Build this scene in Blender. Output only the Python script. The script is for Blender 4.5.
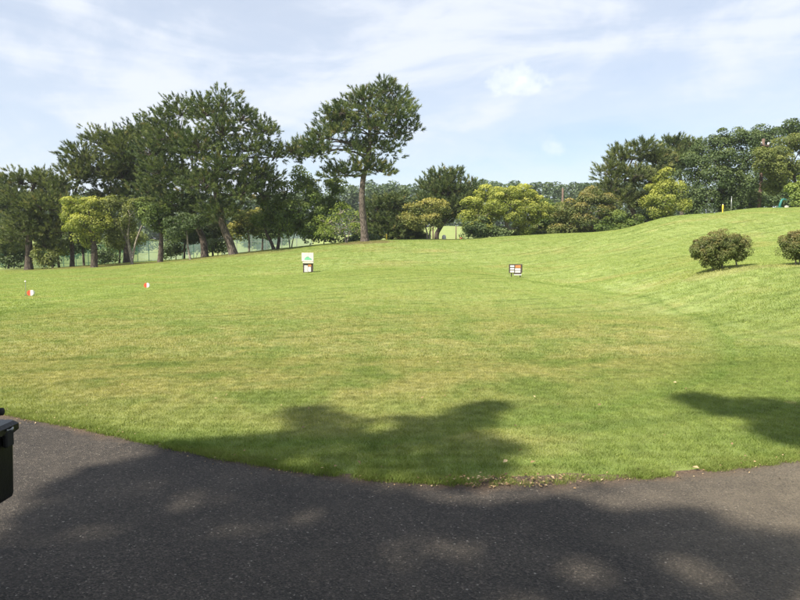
import bpy, math, random
import numpy as np
from mathutils import Vector, Quaternion, noise as mnoise

for o in list(bpy.data.objects):
    bpy.data.objects.remove(o, do_unlink=True)
scene = bpy.context.scene
COL = scene.collection
R = math.radians
rng = np.random.default_rng(7)
random.seed(7)

# ------------------------------------------------------------------ camera
CAM_Z = 1.5
FPX = 647.0                       # focal length in pixels of the 800 px wide photograph
HORIZON = 250.0
PITCH = math.atan((300 - HORIZON) / FPX)
cd = bpy.data.cameras.new("camera")
cd.sensor_width = 36.0
cd.lens = FPX / 800 * 36.0
cd.clip_start = 0.05
cd.clip_end = 6000
cam = bpy.data.objects.new("camera", cd)
cam.location = (0, 0, CAM_Z)
cam.rotation_euler = (R(90) - PITCH, 0, 0)
COL.objects.link(cam)
scene.camera = cam

# ------------------------------------------------------------------ sky, sun, exposure
SUN_EL = R(49)
SUN_H = Vector((-0.72, -0.69)).normalized()          # horizontal direction towards the sun
SUN_DIR = Vector((SUN_H.x * math.cos(SUN_EL), SUN_H.y * math.cos(SUN_EL), math.sin(SUN_EL)))
EXPOSURE = 0.9
world = bpy.data.worlds.new("World")
scene.world = world
world.use_nodes = True
wn = world.node_tree
wn.nodes.clear()


def N(nt, typ, **kw):
    n = nt.nodes.new(typ)
    for k, v in kw.items():
        if k.startswith("i_"):
            n.inputs[int(k[2:])].default_value = v
        else:
            setattr(n, k, v)
    return n


def L(nt, a, b):
    nt.links.new(a, b)


def math_node(nt, op, a, b=None, c=None, clamp=False):
    n = nt.nodes.new("ShaderNodeMath")
    n.operation = op
    n.use_clamp = clamp
    for i, v in enumerate((a, b, c)):
        if v is None:
            continue
        if isinstance(v, (int, float)):
            n.inputs[i].default_value = v
        else:
            nt.links.new(v, n.inputs[i])
    return n.outputs[0]


def ramp(nt, fac, stops, interp='LINEAR'):
    n = nt.nodes.new("ShaderNodeValToRGB")
    n.color_ramp.interpolation = interp
    el = n.color_ramp.elements
    while len(el) < len(stops):
        el.new(0.5)
    for e, (p, c) in zip(el, stops):
        e.position = p
        e.color = (c[0], c[1], c[2], 1) if len(c) == 3 else c
    nt.links.new(fac, n.inputs[0])
    return n.outputs[0]


def mixc(nt, fac, a, b, blend='MIX'):
    n = nt.nodes.new("ShaderNodeMix")
    n.data_type = 'RGBA'
    n.blend_type = blend
    n.clamp_factor = True
    for sock, v in ((n.inputs[0], fac), (n.inputs[6], a), (n.inputs[7], b)):
        if isinstance(v, (int, float)):
            sock.default_value = v
        elif isinstance(v, tuple):
            sock.default_value = (v[0], v[1], v[2], 1)
        else:
            nt.links.new(v, sock)
    return n.outputs[2]


def noise_node(nt, vec, scale, detail=3, rough=0.55, dist=0.0):
    n = nt.nodes.new("ShaderNodeTexNoise")
    n.inputs["Scale"].default_value = scale
    n.inputs["Detail"].default_value = detail
    n.inputs["Roughness"].default_value = rough
    n.inputs["Distortion"].default_value = dist
    if vec is not None:
        nt.links.new(vec, n.inputs["Vector"])
    return n.outputs["Fac"]


def mapping(nt, vec, scale=(1, 1, 1), rot=(0, 0, 0), loc=(0, 0, 0)):
    n = nt.nodes.new("ShaderNodeMapping")
    n.inputs["Scale"].default_value = scale
    n.inputs["Rotation"].default_value = rot
    n.inputs["Location"].default_value = loc
    nt.links.new(vec, n.inputs["Vector"])
    return n.outputs[0]


def build_world():
    nt = wn
    sky = N(nt, "ShaderNodeTexSky", sky_type='NISHITA')
    sky.sun_disc = False
    sky.sun_elevation = SUN_EL
    sky.sun_rotation = math.atan2(SUN_H.x, SUN_H.y)
    sky.altitude = 20
    sky.air_density = 1.0
    sky.dust_density = 0.8
    sky.ozone_density = 1.6
    tc = N(nt, "ShaderNodeTexCoord")
    d = tc.outputs["Generated"]
    sep = N(nt, "ShaderNodeSeparateXYZ")
    L(nt, d, sep.inputs[0])
    m1 = mapping(nt, d, (2.1, 2.1, 4.6), (0, R(24), 0), (3.4, 1.7, 0.3))
    n1 = noise_node(nt, m1, 1.0, 7, 0.56, 0.7)
    m2 = mapping(nt, d, (3.0, 3.0, 15.0), (0, R(20), 0), (7.3, 0.4, 2))
    n2 = noise_node(nt, m2, 1.0, 6, 0.58, 0.9)
    s = math_node(nt, 'ADD', math_node(nt, 'MULTIPLY', n1, 0.68), math_node(nt, 'MULTIPLY', n2, 0.32))
    wisps = ramp(nt, s, [(0.38, (0.30,) * 3), (0.50, (0.55,) * 3), (0.62, (0.92,) * 3)], 'EASE')
    col = mixc(nt, wisps, sky.outputs[0], (5.5, 5.8, 6.35))
    # one small cumulus, a fixed direction in the sky
    cdir = Vector(((518 - 400) / FPX, 1.0, (HORIZON - 84) / FPX)).normalized()
    dn = noise_node(nt, mapping(nt, d, (1, 1, 1.25)), 26, 5, 0.6)
    diff = N(nt, "ShaderNodeVectorMath", operation='SUBTRACT')
    L(nt, d, diff.inputs[0])
    diff.inputs[1].default_value = cdir
    sc = N(nt, "ShaderNodeVectorMath", operation='MULTIPLY')
    L(nt, diff.outputs[0], sc.inputs[0])
    sc.inputs[1].default_value = (0.9, 0.9, 1.7)
    ln = N(nt, "ShaderNodeVectorMath", operation='LENGTH')
    L(nt, sc.outputs[0], ln.inputs[0])
    dd = math_node(nt, 'ADD', ln.outputs[1], math_node(nt, 'MULTIPLY', math_node(nt, 'SUBTRACT', dn, 0.5), 0.085))
    cm = ramp(nt, dd, [(0.004, (0.8,) * 3), (0.020, (0.45,) * 3), (0.042, (0.0,) * 3)], 'EASE')
    col = mixc(nt, cm, col, (6.9, 7.1, 7.6))
    cdir2 = Vector(((551 - 400) / FPX, 1.0, (HORIZON - 146) / FPX)).normalized()
    diff2 = N(nt, "ShaderNodeVectorMath", operation='SUBTRACT')
    L(nt, d, diff2.inputs[0])
    diff2.inputs[1].default_value = cdir2
    ln2 = N(nt, "ShaderNodeVectorMath", operation='LENGTH')
    L(nt, diff2.outputs[0], ln2.inputs[0])
    dd2 = math_node(nt, 'ADD', ln2.outputs[1], math_node(nt, 'MULTIPLY', math_node(nt, 'SUBTRACT', dn, 0.5), 0.06))
    cm2 = ramp(nt, dd2, [(0.002, (0.30,) * 3), (0.016, (0.0,) * 3)], 'EASE')
    col = mixc(nt, cm2, col, (6.6, 6.8, 7.4))
    bg = N(nt, "ShaderNodeBackground")
    bg.inputs[1].default_value = 0.092
    L(nt, col, bg.inputs[0])
    out = N(nt, "ShaderNodeOutputWorld")
    L(nt, bg.outputs[0], out.inputs[0])


build_world()
sl = bpy.data.lights.new("sun", 'SUN')
sl.energy = 4.9
sl.angle = R(0.53)
sl.color = (1.0, 0.93, 0.80)
sun = bpy.data.objects.new("sun", sl)
sun.rotation_euler = SUN_DIR.to_track_quat('Z', 'Y').to_euler()
sun.location = (-20, -15, 30)
COL.objects.link(sun)

scene.render.engine = 'CYCLES'
scene.view_settings.view_transform = 'Standard'
scene.view_settings.look = 'None'
scene.view_settings.gamma = 1.0
scene.view_settings.use_curve_mapping = False
scene.view_settings.exposure = EXPOSURE
scene.render.resolution_x = 1024
scene.render.resolution_y = 768
scene.cycles.max_bounces = 5
scene.cycles.transparent_max_bounces = 12

# ------------------------------------------------------------------ helpers
cp, sp_ = math.cos(PITCH), math.sin(PITCH)


def pt(u, v, y):
    """world point on the ray through photo pixel (u, v) at forward distance y (metres)"""
    a = (u - 400) / FPX
    b = (300 - v) / FPX
    dy = cp + b * sp_
    dz = -sp_ + b * cp
    t = y / dy
    return Vector((a * t, y, CAM_Z + dz * t))


def tag(o, label=None, cat=None, group=None, kind=None):
    if label: o["label"] = label
    if cat: o["category"] = cat
    if group: o["group"] = group
    if kind: o["kind"] = kind
    return o


def empty(name, loc, rz=0.0):
    o = bpy.data.objects.new(name, None)
    o.empty_display_size = 0.2
    o.location = loc
    o.rotation_euler = (0, 0, rz)
    COL.objects.link(o)
    return o


def link_mesh(name, me, mat, parent=None):
    o = bpy.data.objects.new(name, me)
    if mat is not None and len(me.materials) == 0:
        me.materials.append(mat)
    COL.objects.link(o)
    if parent is not None:
        o.parent = parent
    return o


def np_mesh(name, verts, faces, cols=None, smooth=False):
    """faces: (n, k) int array with one k, verts (m,3); cols (m,3) -> point colour attribute 'tint'"""
    verts = np.asarray(verts, np.float32)
    faces = np.asarray(faces, np.int32)
    me = bpy.data.meshes.new(name)
    n, k = faces.shape
    me.vertices.add(len(verts))
    me.vertices.foreach_set("co", verts.ravel())
    me.loops.add(n * k)
    me.loops.foreach_set("vertex_index", faces.ravel())
    me.polygons.add(n)
    me.polygons.foreach_set("loop_start", np.arange(0, n * k, k, dtype=np.int32))
    me.polygons.foreach_set("use_smooth", np.full(n, smooth, dtype=bool))
    me.update(calc_edges=True)
    if cols is not None:
        at = me.attributes.new("tint", 'FLOAT_COLOR', 'POINT')
        c4 = np.ones((len(verts), 4), np.float32)
        c4[:, :3] = cols
        at.data.foreach_set("color", c4.ravel())
    return me


class MB:
    """small mesh builder: boxes, prisms, tubes"""
    def __init__(self):
        self.v = []
        self.f = []

    def box(self, c, s, rz=0.0, bev=0.0):
        cx, cy, cz = c
        hx, hy, hz = s[0] / 2, s[1] / 2, s[2] / 2
        b = len(self.v)
        ca, sa = math.cos(rz), math.sin(rz)
        if bev <= 0:
            ring = [(-hx, -hy), (hx, -hy), (hx, hy), (-hx, hy)]
            lay = [(-hz, 0), (hz, 0)]
        else:
            q = bev
            ring = [(-hx + q, -hy), (hx - q, -hy), (hx, -hy + q), (hx, hy - q), (hx - q, hy), (-hx + q, hy), (-hx, hy - q), (-hx, -hy + q)]
            lay = [(-hz, q), (-hz + q, 0), (hz - q, 0), (hz, q)]
        n = len(ring)
        for z, ins in lay:
            for x, y in ring:
                fx = (hx - ins) / hx if hx > 0 else 1
                fy = (hy - ins) / hy if hy > 0 else 1
                x2, y2 = x * fx, y * fy
                self.v.append((cx + x2 * ca - y2 * sa, cy + x2 * sa + y2 * ca, cz + z))
        for l in range(len(lay) - 1):
            for i in range(n):
                j = (i + 1) % n
                self.f.append((b + l * n + i, b + l * n + j, b + (l + 1) * n + j, b + (l + 1) * n + i))
        self.f.append(tuple(b + i for i in reversed(range(n))))
        self.f.append(tuple(b + (len(lay) - 1) * n + i for i in range(n)))
        return self

    def tube(self, pts, radii, sides=8, cap=True, wob=0.0):
        pts = [Vector(p) for p in pts]
        b = len(self.v)
        ref = Vector((0.13, 0.99, 0.05))
        for i, p in enumerate(pts):
            a = pts[max(i - 1, 0)]
            c = pts[min(i + 1, len(pts) - 1)]
            t = (c - a).normalized()
            if abs(t.dot(ref)) > 0.95:
                ref = Vector((0.98, 0.1, 0.15))
            x = t.cross(ref).normalized()
            y = t.cross(x).normalized()
            for k in range(sides):
                an = 2 * math.pi * k / sides
                r = radii[i] * (1 + (random.uniform(-wob, wob) if wob else 0))
                q = p + x * (math.cos(an) * r) + y * (math.sin(an) * r)
                self.v.append(tuple(q))
        for i in range(len(pts) - 1):
            for k in range(sides):
                j = (k + 1) % sides
                self.f.append((b + i * sides + k, b + i * sides + j, b + (i + 1) * sides + j, b + (i + 1) * sides + k))
        if cap:
            self.f.append(tuple(b + k for k in reversed(range(sides))))
            e = b + (len(pts) - 1) * sides
            self.f.append(tuple(e + k for k in range(sides)))
        return self

    def prism(self, pts, y0, y1):
        """outline in (x,z), extruded along y"""
        b = len(self.v)
        n = len(pts)
        for y in (y0, y1):
            for x, z in pts:
                self.v.append((x, y, z))
        for i in range(n):
            j = (i + 1) % n
            self.f.append((b + i, b + j, b + n + j, b + n + i))
        self.f.append(tuple(b + i for i in reversed(range(n))))
        self.f.append(tuple(b + n + i for i in range(n)))
        return self

    def mesh(self, name, smooth=False):
        me = bpy.data.meshes.new(name)
        me.from_pydata(self.v, [], self.f)
        if smooth:
            me.polygons.foreach_set("use_smooth", [True] * len(me.polygons))
        import bmesh
        bm = bmesh.new()
        bm.from_mesh(me)
        bmesh.ops.recalc_face_normals(bm, faces=bm.faces)
        bm.to_mesh(me)
        bm.free()
        me.update()
        return me

    def build(self, name, mat, parent=None, smooth=False):
        return link_mesh(name, self.mesh(name, smooth), mat, parent)


# ------------------------------------------------------------------ materials
def new_mat(name):
    m = bpy.data.materials.new(name)
    m.use_nodes = True
    nt = m.node_tree
    nt.nodes.clear()
    out = nt.nodes.new("ShaderNodeOutputMaterial")
    return m, nt, out


def principled(nt, base=None, rough=0.6, spec=0.5, metal=0.0):
    p = nt.nodes.new("ShaderNodeBsdfPrincipled")
    p.inputs["Roughness"].default_value = rough
    p.inputs["Specular IOR Level"].default_value = spec
    p.inputs["Metallic"].default_value = metal
    if base is not None:
        if isinstance(base, tuple):
            p.inputs["Base Color"].default_value = (base[0], base[1], base[2], 1)
        else:
            nt.links.new(base, p.inputs["Base Color"])
    return p


def plain_mat(name, col, rough=0.6, metal=0.0, var=0.12, scale=8.0, bump=0.0, spec=0.4):
    m, nt, out = new_mat(name)
    tc = N(nt, "ShaderNodeTexCoord")
    n = noise_node(nt, tc.outputs["Object"], scale, 4, 0.6)
    a = tuple(c * (1 - var) for c in col)
    b = tuple(min(1, c * (1 + var)) for c in col)
    c = ramp(nt, n, [(0.3, a), (0.7, b)])
    p = principled(nt, c, rough, spec, metal)
    if bump:
        bn = N(nt, "ShaderNodeBump")
        bn.inputs["Strength"].default_value = bump
        bn.inputs["Distance"].default_value = 0.01
        L(nt, noise_node(nt, tc.outputs["Object"], scale * 6, 4), bn.inputs["Height"])
        L(nt, bn.outputs[0], p.inputs["Normal"])
    L(nt, p.outputs[0], out.inputs[0])
    return m


def leaf_mat(name, dark, mid, light, tip=None, transl=0.32, rough=0.55):
    """tint.r: leaf-to-leaf shade, tint.g: amount of new growth"""
    m, nt, out = new_mat(name)
    at = N(nt, "ShaderNodeAttribute", attribute_name="tint")
    sep = N(nt, "ShaderNodeSeparateColor")
    L(nt, at.outputs["Color"], sep.inputs[0])
    c = ramp(nt, sep.outputs[0], [(0.0, dark), (0.5, mid), (1.0, light)])
    if tip:
        c = mixc(nt, sep.outputs[1], c, tip)
    p = principled(nt, c, rough, 0.35)
    tr = N(nt, "ShaderNodeBsdfTranslucent")
    tc_ = mixc(nt, 1.0, c, (1.25, 1.35, 0.55), 'MULTIPLY')
    L(nt, tc_, tr.inputs[0])
    mx = N(nt, "ShaderNodeMixShader")
    mx.inputs[0].default_value = transl
    L(nt, p.outputs[0], mx.inputs[1])
    L(nt, tr.outputs[0], mx.inputs[2])
    L(nt, mx.outputs[0], out.inputs[0])
    return m


def bark_mat(name, a, b, scale=9.0):
    m, nt, out = new_mat(name)
    g = N(nt, "ShaderNodeNewGeometry")
    mp = mapping(nt, g.outputs["Position"], (1, 1, 0.35))
    v = N(nt, "ShaderNodeTexVoronoi", feature='DISTANCE_TO_EDGE')
    v.inputs["Scale"].default_value = scale
    L(nt, mp, v.inputs["Vector"])
    n = noise_node(nt, mp, scale * 1.7, 5, 0.65)
    h = math_node(nt, 'ADD', math_node(nt, 'MULTIPLY', v.outputs["Distance"], 1.3), math_node(nt, 'MULTIPLY', n, 0.6))
    c = ramp(nt, h, [(0.22, a), (0.62, b)])
    p = principled(nt, c, 0.9, 0.2)
    bn = N(nt, "ShaderNodeBump")
    bn.inputs["Strength"].default_value = 0.8
    bn.inputs["Distance"].default_value = 0.04
    L(nt, h, bn.inputs["Height"])
    L(nt, bn.outputs[0], p.inputs["Normal"])
    L(nt, p.outputs[0], out.inputs[0])
    return m


def grass_color(nt):
    """colour of the turf from the world position: dry tee, green fringe, lush slopes"""
    g = N(nt, "ShaderNodeNewGeometry")
    pos = g.outputs["Position"]
    sep = N(nt, "ShaderNodeSeparateXYZ")
    L(nt, pos, sep.inputs[0])
    X, Y = sep.outputs[0], sep.outputs[1]
    big = noise_node(nt, pos, 0.35, 3, 0.55)
    med = noise_node(nt, mapping(nt, pos, (1.0, 1.0, 1.0)), 1.1, 5, 0.62, 0.4)
    fine = noise_node(nt, pos, 7.0, 4, 0.65)
    # tee outline: superellipse round (-1.3, 16.5)
    ex = math_node(nt, 'ABSOLUTE', math_node(nt, 'DIVIDE', math_node(nt, 'ADD', X, 1.3), 8.0))
    ey = math_node(nt, 'ABSOLUTE', math_node(nt, 'DIVIDE', math_node(nt, 'SUBTRACT', Y, 17.0), 12.2))
    e = math_node(nt, 'ADD', math_node(nt, 'POWER', ex, 2.0), math_node(nt, 'POWER', ey, 2.0))
    ring = ramp(nt, math_node(nt, 'ADD', e, math_node(nt, 'MULTIPLY', math_node(nt, 'SUBTRACT', med, 0.5), 0.10)), [(0.93, (0, 0, 0)), (0.99, (1, 1, 1)), (1.04, (1, 1, 1)), (1.12, (0, 0, 0))])
    e = math_node(nt, 'ADD', e, math_node(nt, 'MULTIPLY', math_node(nt, 'SUBTRACT', med, 0.5), 0.4))
    tee = ramp(nt, e, [(0.78, (1, 1, 1)), (1.02, (0, 0, 0))])
    # dry worn turf on the tee
    dryn = math_node(nt, 'ADD', math_node(nt, 'MULTIPLY', big, 0.45), math_node(nt, 'MULTIPLY', med, 0.55))
    near = ramp(nt, math_node(nt, 'DIVIDE', Y, 40.0), [(0.12, (1, 1, 1)), (0.30, (0.80,) * 3), (0.50, (0.22,) * 3), (0.72, (0.15,) * 3)])
    dry = math_node(nt, 'MULTIPLY', ramp(nt, dryn, [(0.42, (0.12,) * 3), (0.55, (1.0,) * 3)]), near)
    dry = math_node(nt, 'MULTIPLY', dry, tee)
    green = ramp(nt, med, [(0.3, (0.130, 0.180, 0.045)), (0.7, (0.205, 0.245, 0.072))])
    lush = ramp(nt, med, [(0.3, (0.225, 0.285, 0.090)), (0.55, (0.275, 0.330, 0.115)), (0.8, (0.330, 0.350, 0.140))])
    # beyond the tee the grass is a lighter yellow green
    far = ramp(nt, math_node(nt, 'DIVIDE', Y, 40.0), [(0.22, (0, 0, 0)), (0.48, (1, 1, 1))])
    base = mixc(nt, far, green, lush)
    drycol = ramp(nt, fine, [(0.25, (0.235, 0.225, 0.085)), (0.6, (0.320, 0.290, 0.125)), (0.85, (0.410, 0.350, 0.180))])
    c = mixc(nt, math_node(nt, 'MULTIPLY', dry, 0.78), base, drycol)
    # bleached patches on the slopes
    p2 = noise_node(nt, mapping(nt, pos, (0.8, 1.6, 1), (0, 0, 0.3), (5, 9, 0)), 0.33, 4, 0.6)
    bl = ramp(nt, p2, [(0.52, (0, 0, 0)), (0.68, (1, 1, 1))])
    bl = math_node(nt, 'MULTIPLY', bl, math_node(nt, 'SUBTRACT', 1.0, math_node(nt, 'MULTIPLY', tee, 0.7)))
    c = mixc(nt, math_node(nt, 'MULTIPLY', bl, 0.55), c, (0.330, 0.305, 0.125))
    # longer darker grass round the tee, faint wheel and mower tracks across it
    c = mixc(nt, math_node(nt, 'MULTIPLY', ring, 0.42), c, (0.120, 0.185, 0.040))
    wv = N(nt, "ShaderNodeTexWave", wave_type='BANDS', bands_direction='X')
    wv.inputs["Scale"].default_value = 0.33
    wv.inputs["Distortion"].default_value = 2.2
    wv.inputs["Detail"].default_value = 2.5
    wv.inputs["Detail Scale"].default_value = 0.35
    L(nt, mapping(nt, pos, (1, 1, 1), (0, 0, R(68))), wv.inputs["Vector"])
    trk = ramp(nt, wv.outputs["Fac"], [(0.80, (0, 0, 0)), (0.97, (1, 1, 1))])
    trk = math_node(nt, 'MULTIPLY', trk, ramp(nt, noise_node(nt, mapping(nt, pos, (1, 1, 1), (0, 0, 0), (31, 7, 0)), 0.5, 3), [(0.45, (0, 0, 0)), (0.62, (0.5,) * 3)]))
    c = mixc(nt, trk, c, (0.115, 0.160, 0.042))
    # bare sandy spots
    p3 = noise_node(nt, mapping(nt, pos, (1, 1, 1), (0, 0, 0), (17, 3, 0)), 1.7, 4, 0.6)
    sand = ramp(nt, p3, [(0.67, (0, 0, 0)), (0.75, (1, 1, 1))])
    c = mixc(nt, math_node(nt, 'MULTIPLY', sand, 0.65), c, (0.38, 0.315, 0.17))
    for (sx_, sy_, rx_, ry_, cc, aa) in [(9.15, 18.2, 1.25, 0.85, (0.36, 0.33, 0.16), 0.45), (11.2, 17.8, 1.3, 0.85, (0.36, 0.32, 0.16), 0.4), (-2.2, 41.6, 2.2, 1.6, (0.20, 0.155, 0.085), 0.7), (-11.0, 41.5, 5.0, 2.2, (0.24, 0.21, 0.10), 0.55), (-20.5, 43.0, 6.5, 2.6, (0.25, 0.205, 0.105), 0.6)]:
        qx = math_node(nt, 'POWER', math_node(nt, 'DIVIDE', math_node(nt, 'SUBTRACT', X, sx_), rx_), 2.0)
        qy = math_node(nt, 'POWER', math_node(nt, 'DIVIDE', math_node(nt, 'SUBTRACT', Y, sy_), ry_), 2.0)
        q = math_node(nt, 'ADD', math_node(nt, 'ADD', qx, qy), math_node(nt, 'MULTIPLY', math_node(nt, 'SUBTRACT', med, 0.5), 1.6))
        c = mixc(nt, math_node(nt, 'MULTIPLY', ramp(nt, q, [(0.45, (1, 1, 1)), (1.0, (0, 0, 0))]), aa), c, cc)
    f = ramp(nt, fine, [(0.25, (0.72,) * 3), (0.75, (1.25,) * 3)])
    return mixc(nt, 1.0, c, f, 'MULTIPLY'), pos


def make_ground_mat():
    m, nt, out = new_mat("turf_ground")
    c, pos = grass_color(nt)
    thatch = noise_node(nt, pos, 45.0, 4, 0.7)
    c = mixc(nt, 1.0, c, ramp(nt, thatch, [(0.3, (0.72,) * 3), (0.7, (1.1,) * 3)]), 'MULTIPLY')
    p = principled(nt, c, 0.95, 0.1)
    bn = N(nt, "ShaderNodeBump")
    bn.inputs["Strength"].default_value = 0.4
    bn.inputs["Distance"].default_value = 0.03
    h = math_node(nt, 'ADD', noise_node(nt, pos, 22.0, 5, 0.7), math_node(nt, 'MULTIPLY', noise_node(nt, pos, 3.0, 3), 0.5))
    L(nt, h, bn.inputs["Height"])
    L(nt, bn.outputs[0], p.inputs["Normal"])
    L(nt, p.outputs[0], out.inputs[0])
    return m


def make_blade_mat():
    m, nt, out = new_mat("grass_blades")
    c, pos = grass_color(nt)
    at = N(nt, "ShaderNodeAttribute", attribute_name="tint")
    sep = N(nt, "ShaderNodeSeparateColor")
    L(nt, at.outputs["Color"], sep.inputs[0])
    c = mixc(nt, 1.0, c, ramp(nt, sep.outputs[0], [(0, (0.95, 1.0, 0.78)), (0.6, (1.32, 1.28, 1.2)), (1, (1.85, 1.65, 1.6))]), 'MULTIPLY')
    p = principled(nt, c, 0.6, 0.25)
    tr = N(nt, "ShaderNodeBsdfTranslucent")
    L(nt, mixc(nt, 1.0, c, (1.2, 1.25, 0.6), 'MULTIPLY'), tr.inputs[0])
    mx = N(nt, "ShaderNodeMixShader")
    mx.inputs[0].default_value = 0.35
    L(nt, p.outputs[0], mx.inputs[1])
    L(nt, tr.outputs[0], mx.inputs[2])
    L(nt, mx.outputs[0], out.inputs[0])
    return m


def make_asphalt_mat():
    m, nt, out = new_mat("asphalt")
    g = N(nt, "ShaderNodeNewGeometry")
    pos = g.outputs["Position"]
    v = N(nt, "ShaderNodeTexVoronoi")
    v.inputs["Scale"].default_value = 115
    L(nt, pos, v.inputs["Vector"])
    sepc = N(nt, "ShaderNodeSeparateColor")
    L(nt, v.outputs["Color"], sepc.inputs[0])
    agg = ramp(nt, sepc.outputs[0], [(0.0, (0.027, 0.024, 0.021)), (0.6, (0.056, 0.049, 0.042)), (0.93, (0.088, 0.076, 0.064)), (0.992, (0.14, 0.12, 0.10)), (1.0, (0.28, 0.26, 0.23))])
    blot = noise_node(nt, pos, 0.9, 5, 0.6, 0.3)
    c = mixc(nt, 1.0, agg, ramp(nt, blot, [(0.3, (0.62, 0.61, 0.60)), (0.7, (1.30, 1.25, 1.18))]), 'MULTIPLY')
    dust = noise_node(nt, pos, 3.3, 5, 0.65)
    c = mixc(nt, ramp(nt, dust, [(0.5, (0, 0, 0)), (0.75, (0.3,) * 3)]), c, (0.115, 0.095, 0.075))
    # pale grit towards the right, also painting sunlit brightness into the colour
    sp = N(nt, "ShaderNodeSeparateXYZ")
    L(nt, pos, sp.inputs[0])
    lit_grit = math_node(nt, 'ADD', sp.outputs[0], math_node(nt, 'MULTIPLY', math_node(nt, 'SUBTRACT', dust, 0.5), 1.6))
    c = mixc(nt, math_node(nt, 'MULTIPLY', ramp(nt, math_node(nt, 'DIVIDE', lit_grit, 5.0), [(0.20, (0, 0, 0)), (0.56, (1, 1, 1))]), ramp(nt, sepc.outputs[1], [(0.0, (0.30,) * 3), (1.0, (0.90,) * 3)])), c, (0.20, 0.165, 0.115))
    # soil washed on to the asphalt along the lawn edge
    at = N(nt, "ShaderNodeAttribute", attribute_name="edge")
    soil = ramp(nt, math_node(nt, 'ADD', at.outputs["Fac"], math_node(nt, 'MULTIPLY', math_node(nt, 'SUBTRACT', dust, 0.5), 0.9)), [(0.35, (0, 0, 0)), (0.85, (1, 1, 1))])
    c = mixc(nt, soil, c, ramp(nt, noise_node(nt, pos, 55, 4, 0.7), [(0.3, (0.055, 0.035, 0.022)), (0.55, (0.13, 0.088, 0.056)), (0.75, (0.24, 0.18, 0.12))]))
    p = principled(nt, c, 0.85, 0.35)
    bn = N(nt, "ShaderNodeBump")
    bn.inputs["Strength"].default_value = 0.75
    bn.inputs["Distance"].default_value = 0.012
    h = math_node(nt, 'ADD', v.outputs["Distance"], math_node(nt, 'MULTIPLY', noise_node(nt, pos, 160, 3), 0.7))
    L(nt, h, bn.inputs["Height"])
    L(nt, bn.outputs[0], p.inputs["Normal"])
    L(nt, p.outputs[0], out.inputs[0])
    return m


def net_mat(name, col, cover):
    m, nt, out = new_mat(name)
    p = principled(nt, col, 0.8, 0.2)
    t = N(nt, "ShaderNodeBsdfTransparent")
    tl = N(nt, "ShaderNodeBsdfTranslucent")
    tl.inputs[0].default_value = (col[0], col[1], col[2], 1)
    a = N(nt, "ShaderNodeMixShader")
    a.inputs[0].default_value = 0.5
    L(nt, p.outputs[0], a.inputs[1])
    L(nt, tl.outputs[0], a.inputs[2])
    tc = N(nt, "ShaderNodeTexCoord")
    n = noise_node(nt, tc.outputs["Object"], 0.9, 4)
    mx = N(nt, "ShaderNodeMixShader")
    L(nt, ramp(nt, n, [(0.3, (cover * 0.8,) * 3), (0.7, (min(1, cover * 1.2),) * 3)]), mx.inputs[0])
    L(nt, t.outputs[0], mx.inputs[1])
    L(nt, a.outputs[0], mx.inputs[2])
    L(nt, mx.outputs[0], out.inputs[0])
    return m


M = {}
M['ground'] = make_ground_mat()
M['blade'] = make_blade_mat()
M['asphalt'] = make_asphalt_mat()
M['pine'] = leaf_mat("pine_needles", (0.040, 0.068, 0.024), (0.108, 0.145, 0.050), (0.235, 0.265, 0.092), (0.30, 0.25, 0.11), 0.20)
M['pine2'] = leaf_mat("pine_needles_olive", (0.055, 0.080, 0.029), (0.132, 0.160, 0.058), (0.255, 0.275, 0.100), (0.32, 0.28, 0.12), 0.22)
M['green'] = leaf_mat("broadleaf_green", (0.058, 0.096, 0.024), (0.115, 0.170, 0.038), (0.200, 0.255, 0.058), (0.36, 0.38, 0.08), 0.32)
M['deep'] = leaf_mat("broadleaf_deep", (0.040, 0.068, 0.024), (0.085, 0.128, 0.042), (0.165, 0.210, 0.072), (0.24, 0.26, 0.09), 0.26)
M['olive'] = leaf_mat("broadleaf_olive", (0.082, 0.110, 0.032), (0.150, 0.180, 0.050), (0.240, 0.260, 0.075), (0.45, 0.43, 0.11), 0.32)
M['yellow'] = leaf_mat("broadleaf_new_growth", (0.115, 0.150, 0.032), (0.225, 0.262, 0.052), (0.355, 0.375, 0.082), (0.55, 0.54, 0.13), 0.36)
M['gold'] = leaf_mat("broadleaf_golden", (0.085, 0.120, 0.030), (0.170, 0.195, 0.048), (0.290, 0.290, 0.072), (0.48, 0.41, 0.12), 0.32)
M['rust'] = leaf_mat("broadleaf_rusty", (0.062, 0.090, 0.026), (0.125, 0.150, 0.042), (0.205, 0.205, 0.065), (0.37, 0.30, 0.105), 0.30)
M['lime'] = leaf_mat("broadleaf_lime", (0.112, 0.163, 0.037), (0.188, 0.250, 0.056), (0.288, 0.344, 0.081), (0.475, 0.525, 0.112), 0.38)
M['azalea'] = leaf_mat("azalea_leaves", (0.065, 0.092, 0.026), (0.125, 0.155, 0.044), (0.205, 0.220, 0.070), (0.36, 0.22, 0.10), 0.30)
M['farwood'] = leaf_mat("far_foliage", (0.049, 0.084, 0.036), (0.087, 0.129, 0.056), (0.140, 0.182, 0.077), (0.210, 0.238, 0.098), 0.25)
M['bark'] = bark_mat("pine_bark", (0.038, 0.030, 0.025), (0.155, 0.128, 0.106))
M['bark_pale'] = bark_mat("pale_bark", (0.12, 0.10, 0.08), (0.36, 0.32, 0.27), 14)
M['bark_dark'] = bark_mat("dark_bark", (0.030, 0.024, 0.020), (0.115, 0.092, 0.075))
M['pole'] = plain_mat("weathered_pole", (0.13, 0.085, 0.065), 0.8, 0, 0.25, 6)

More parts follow.
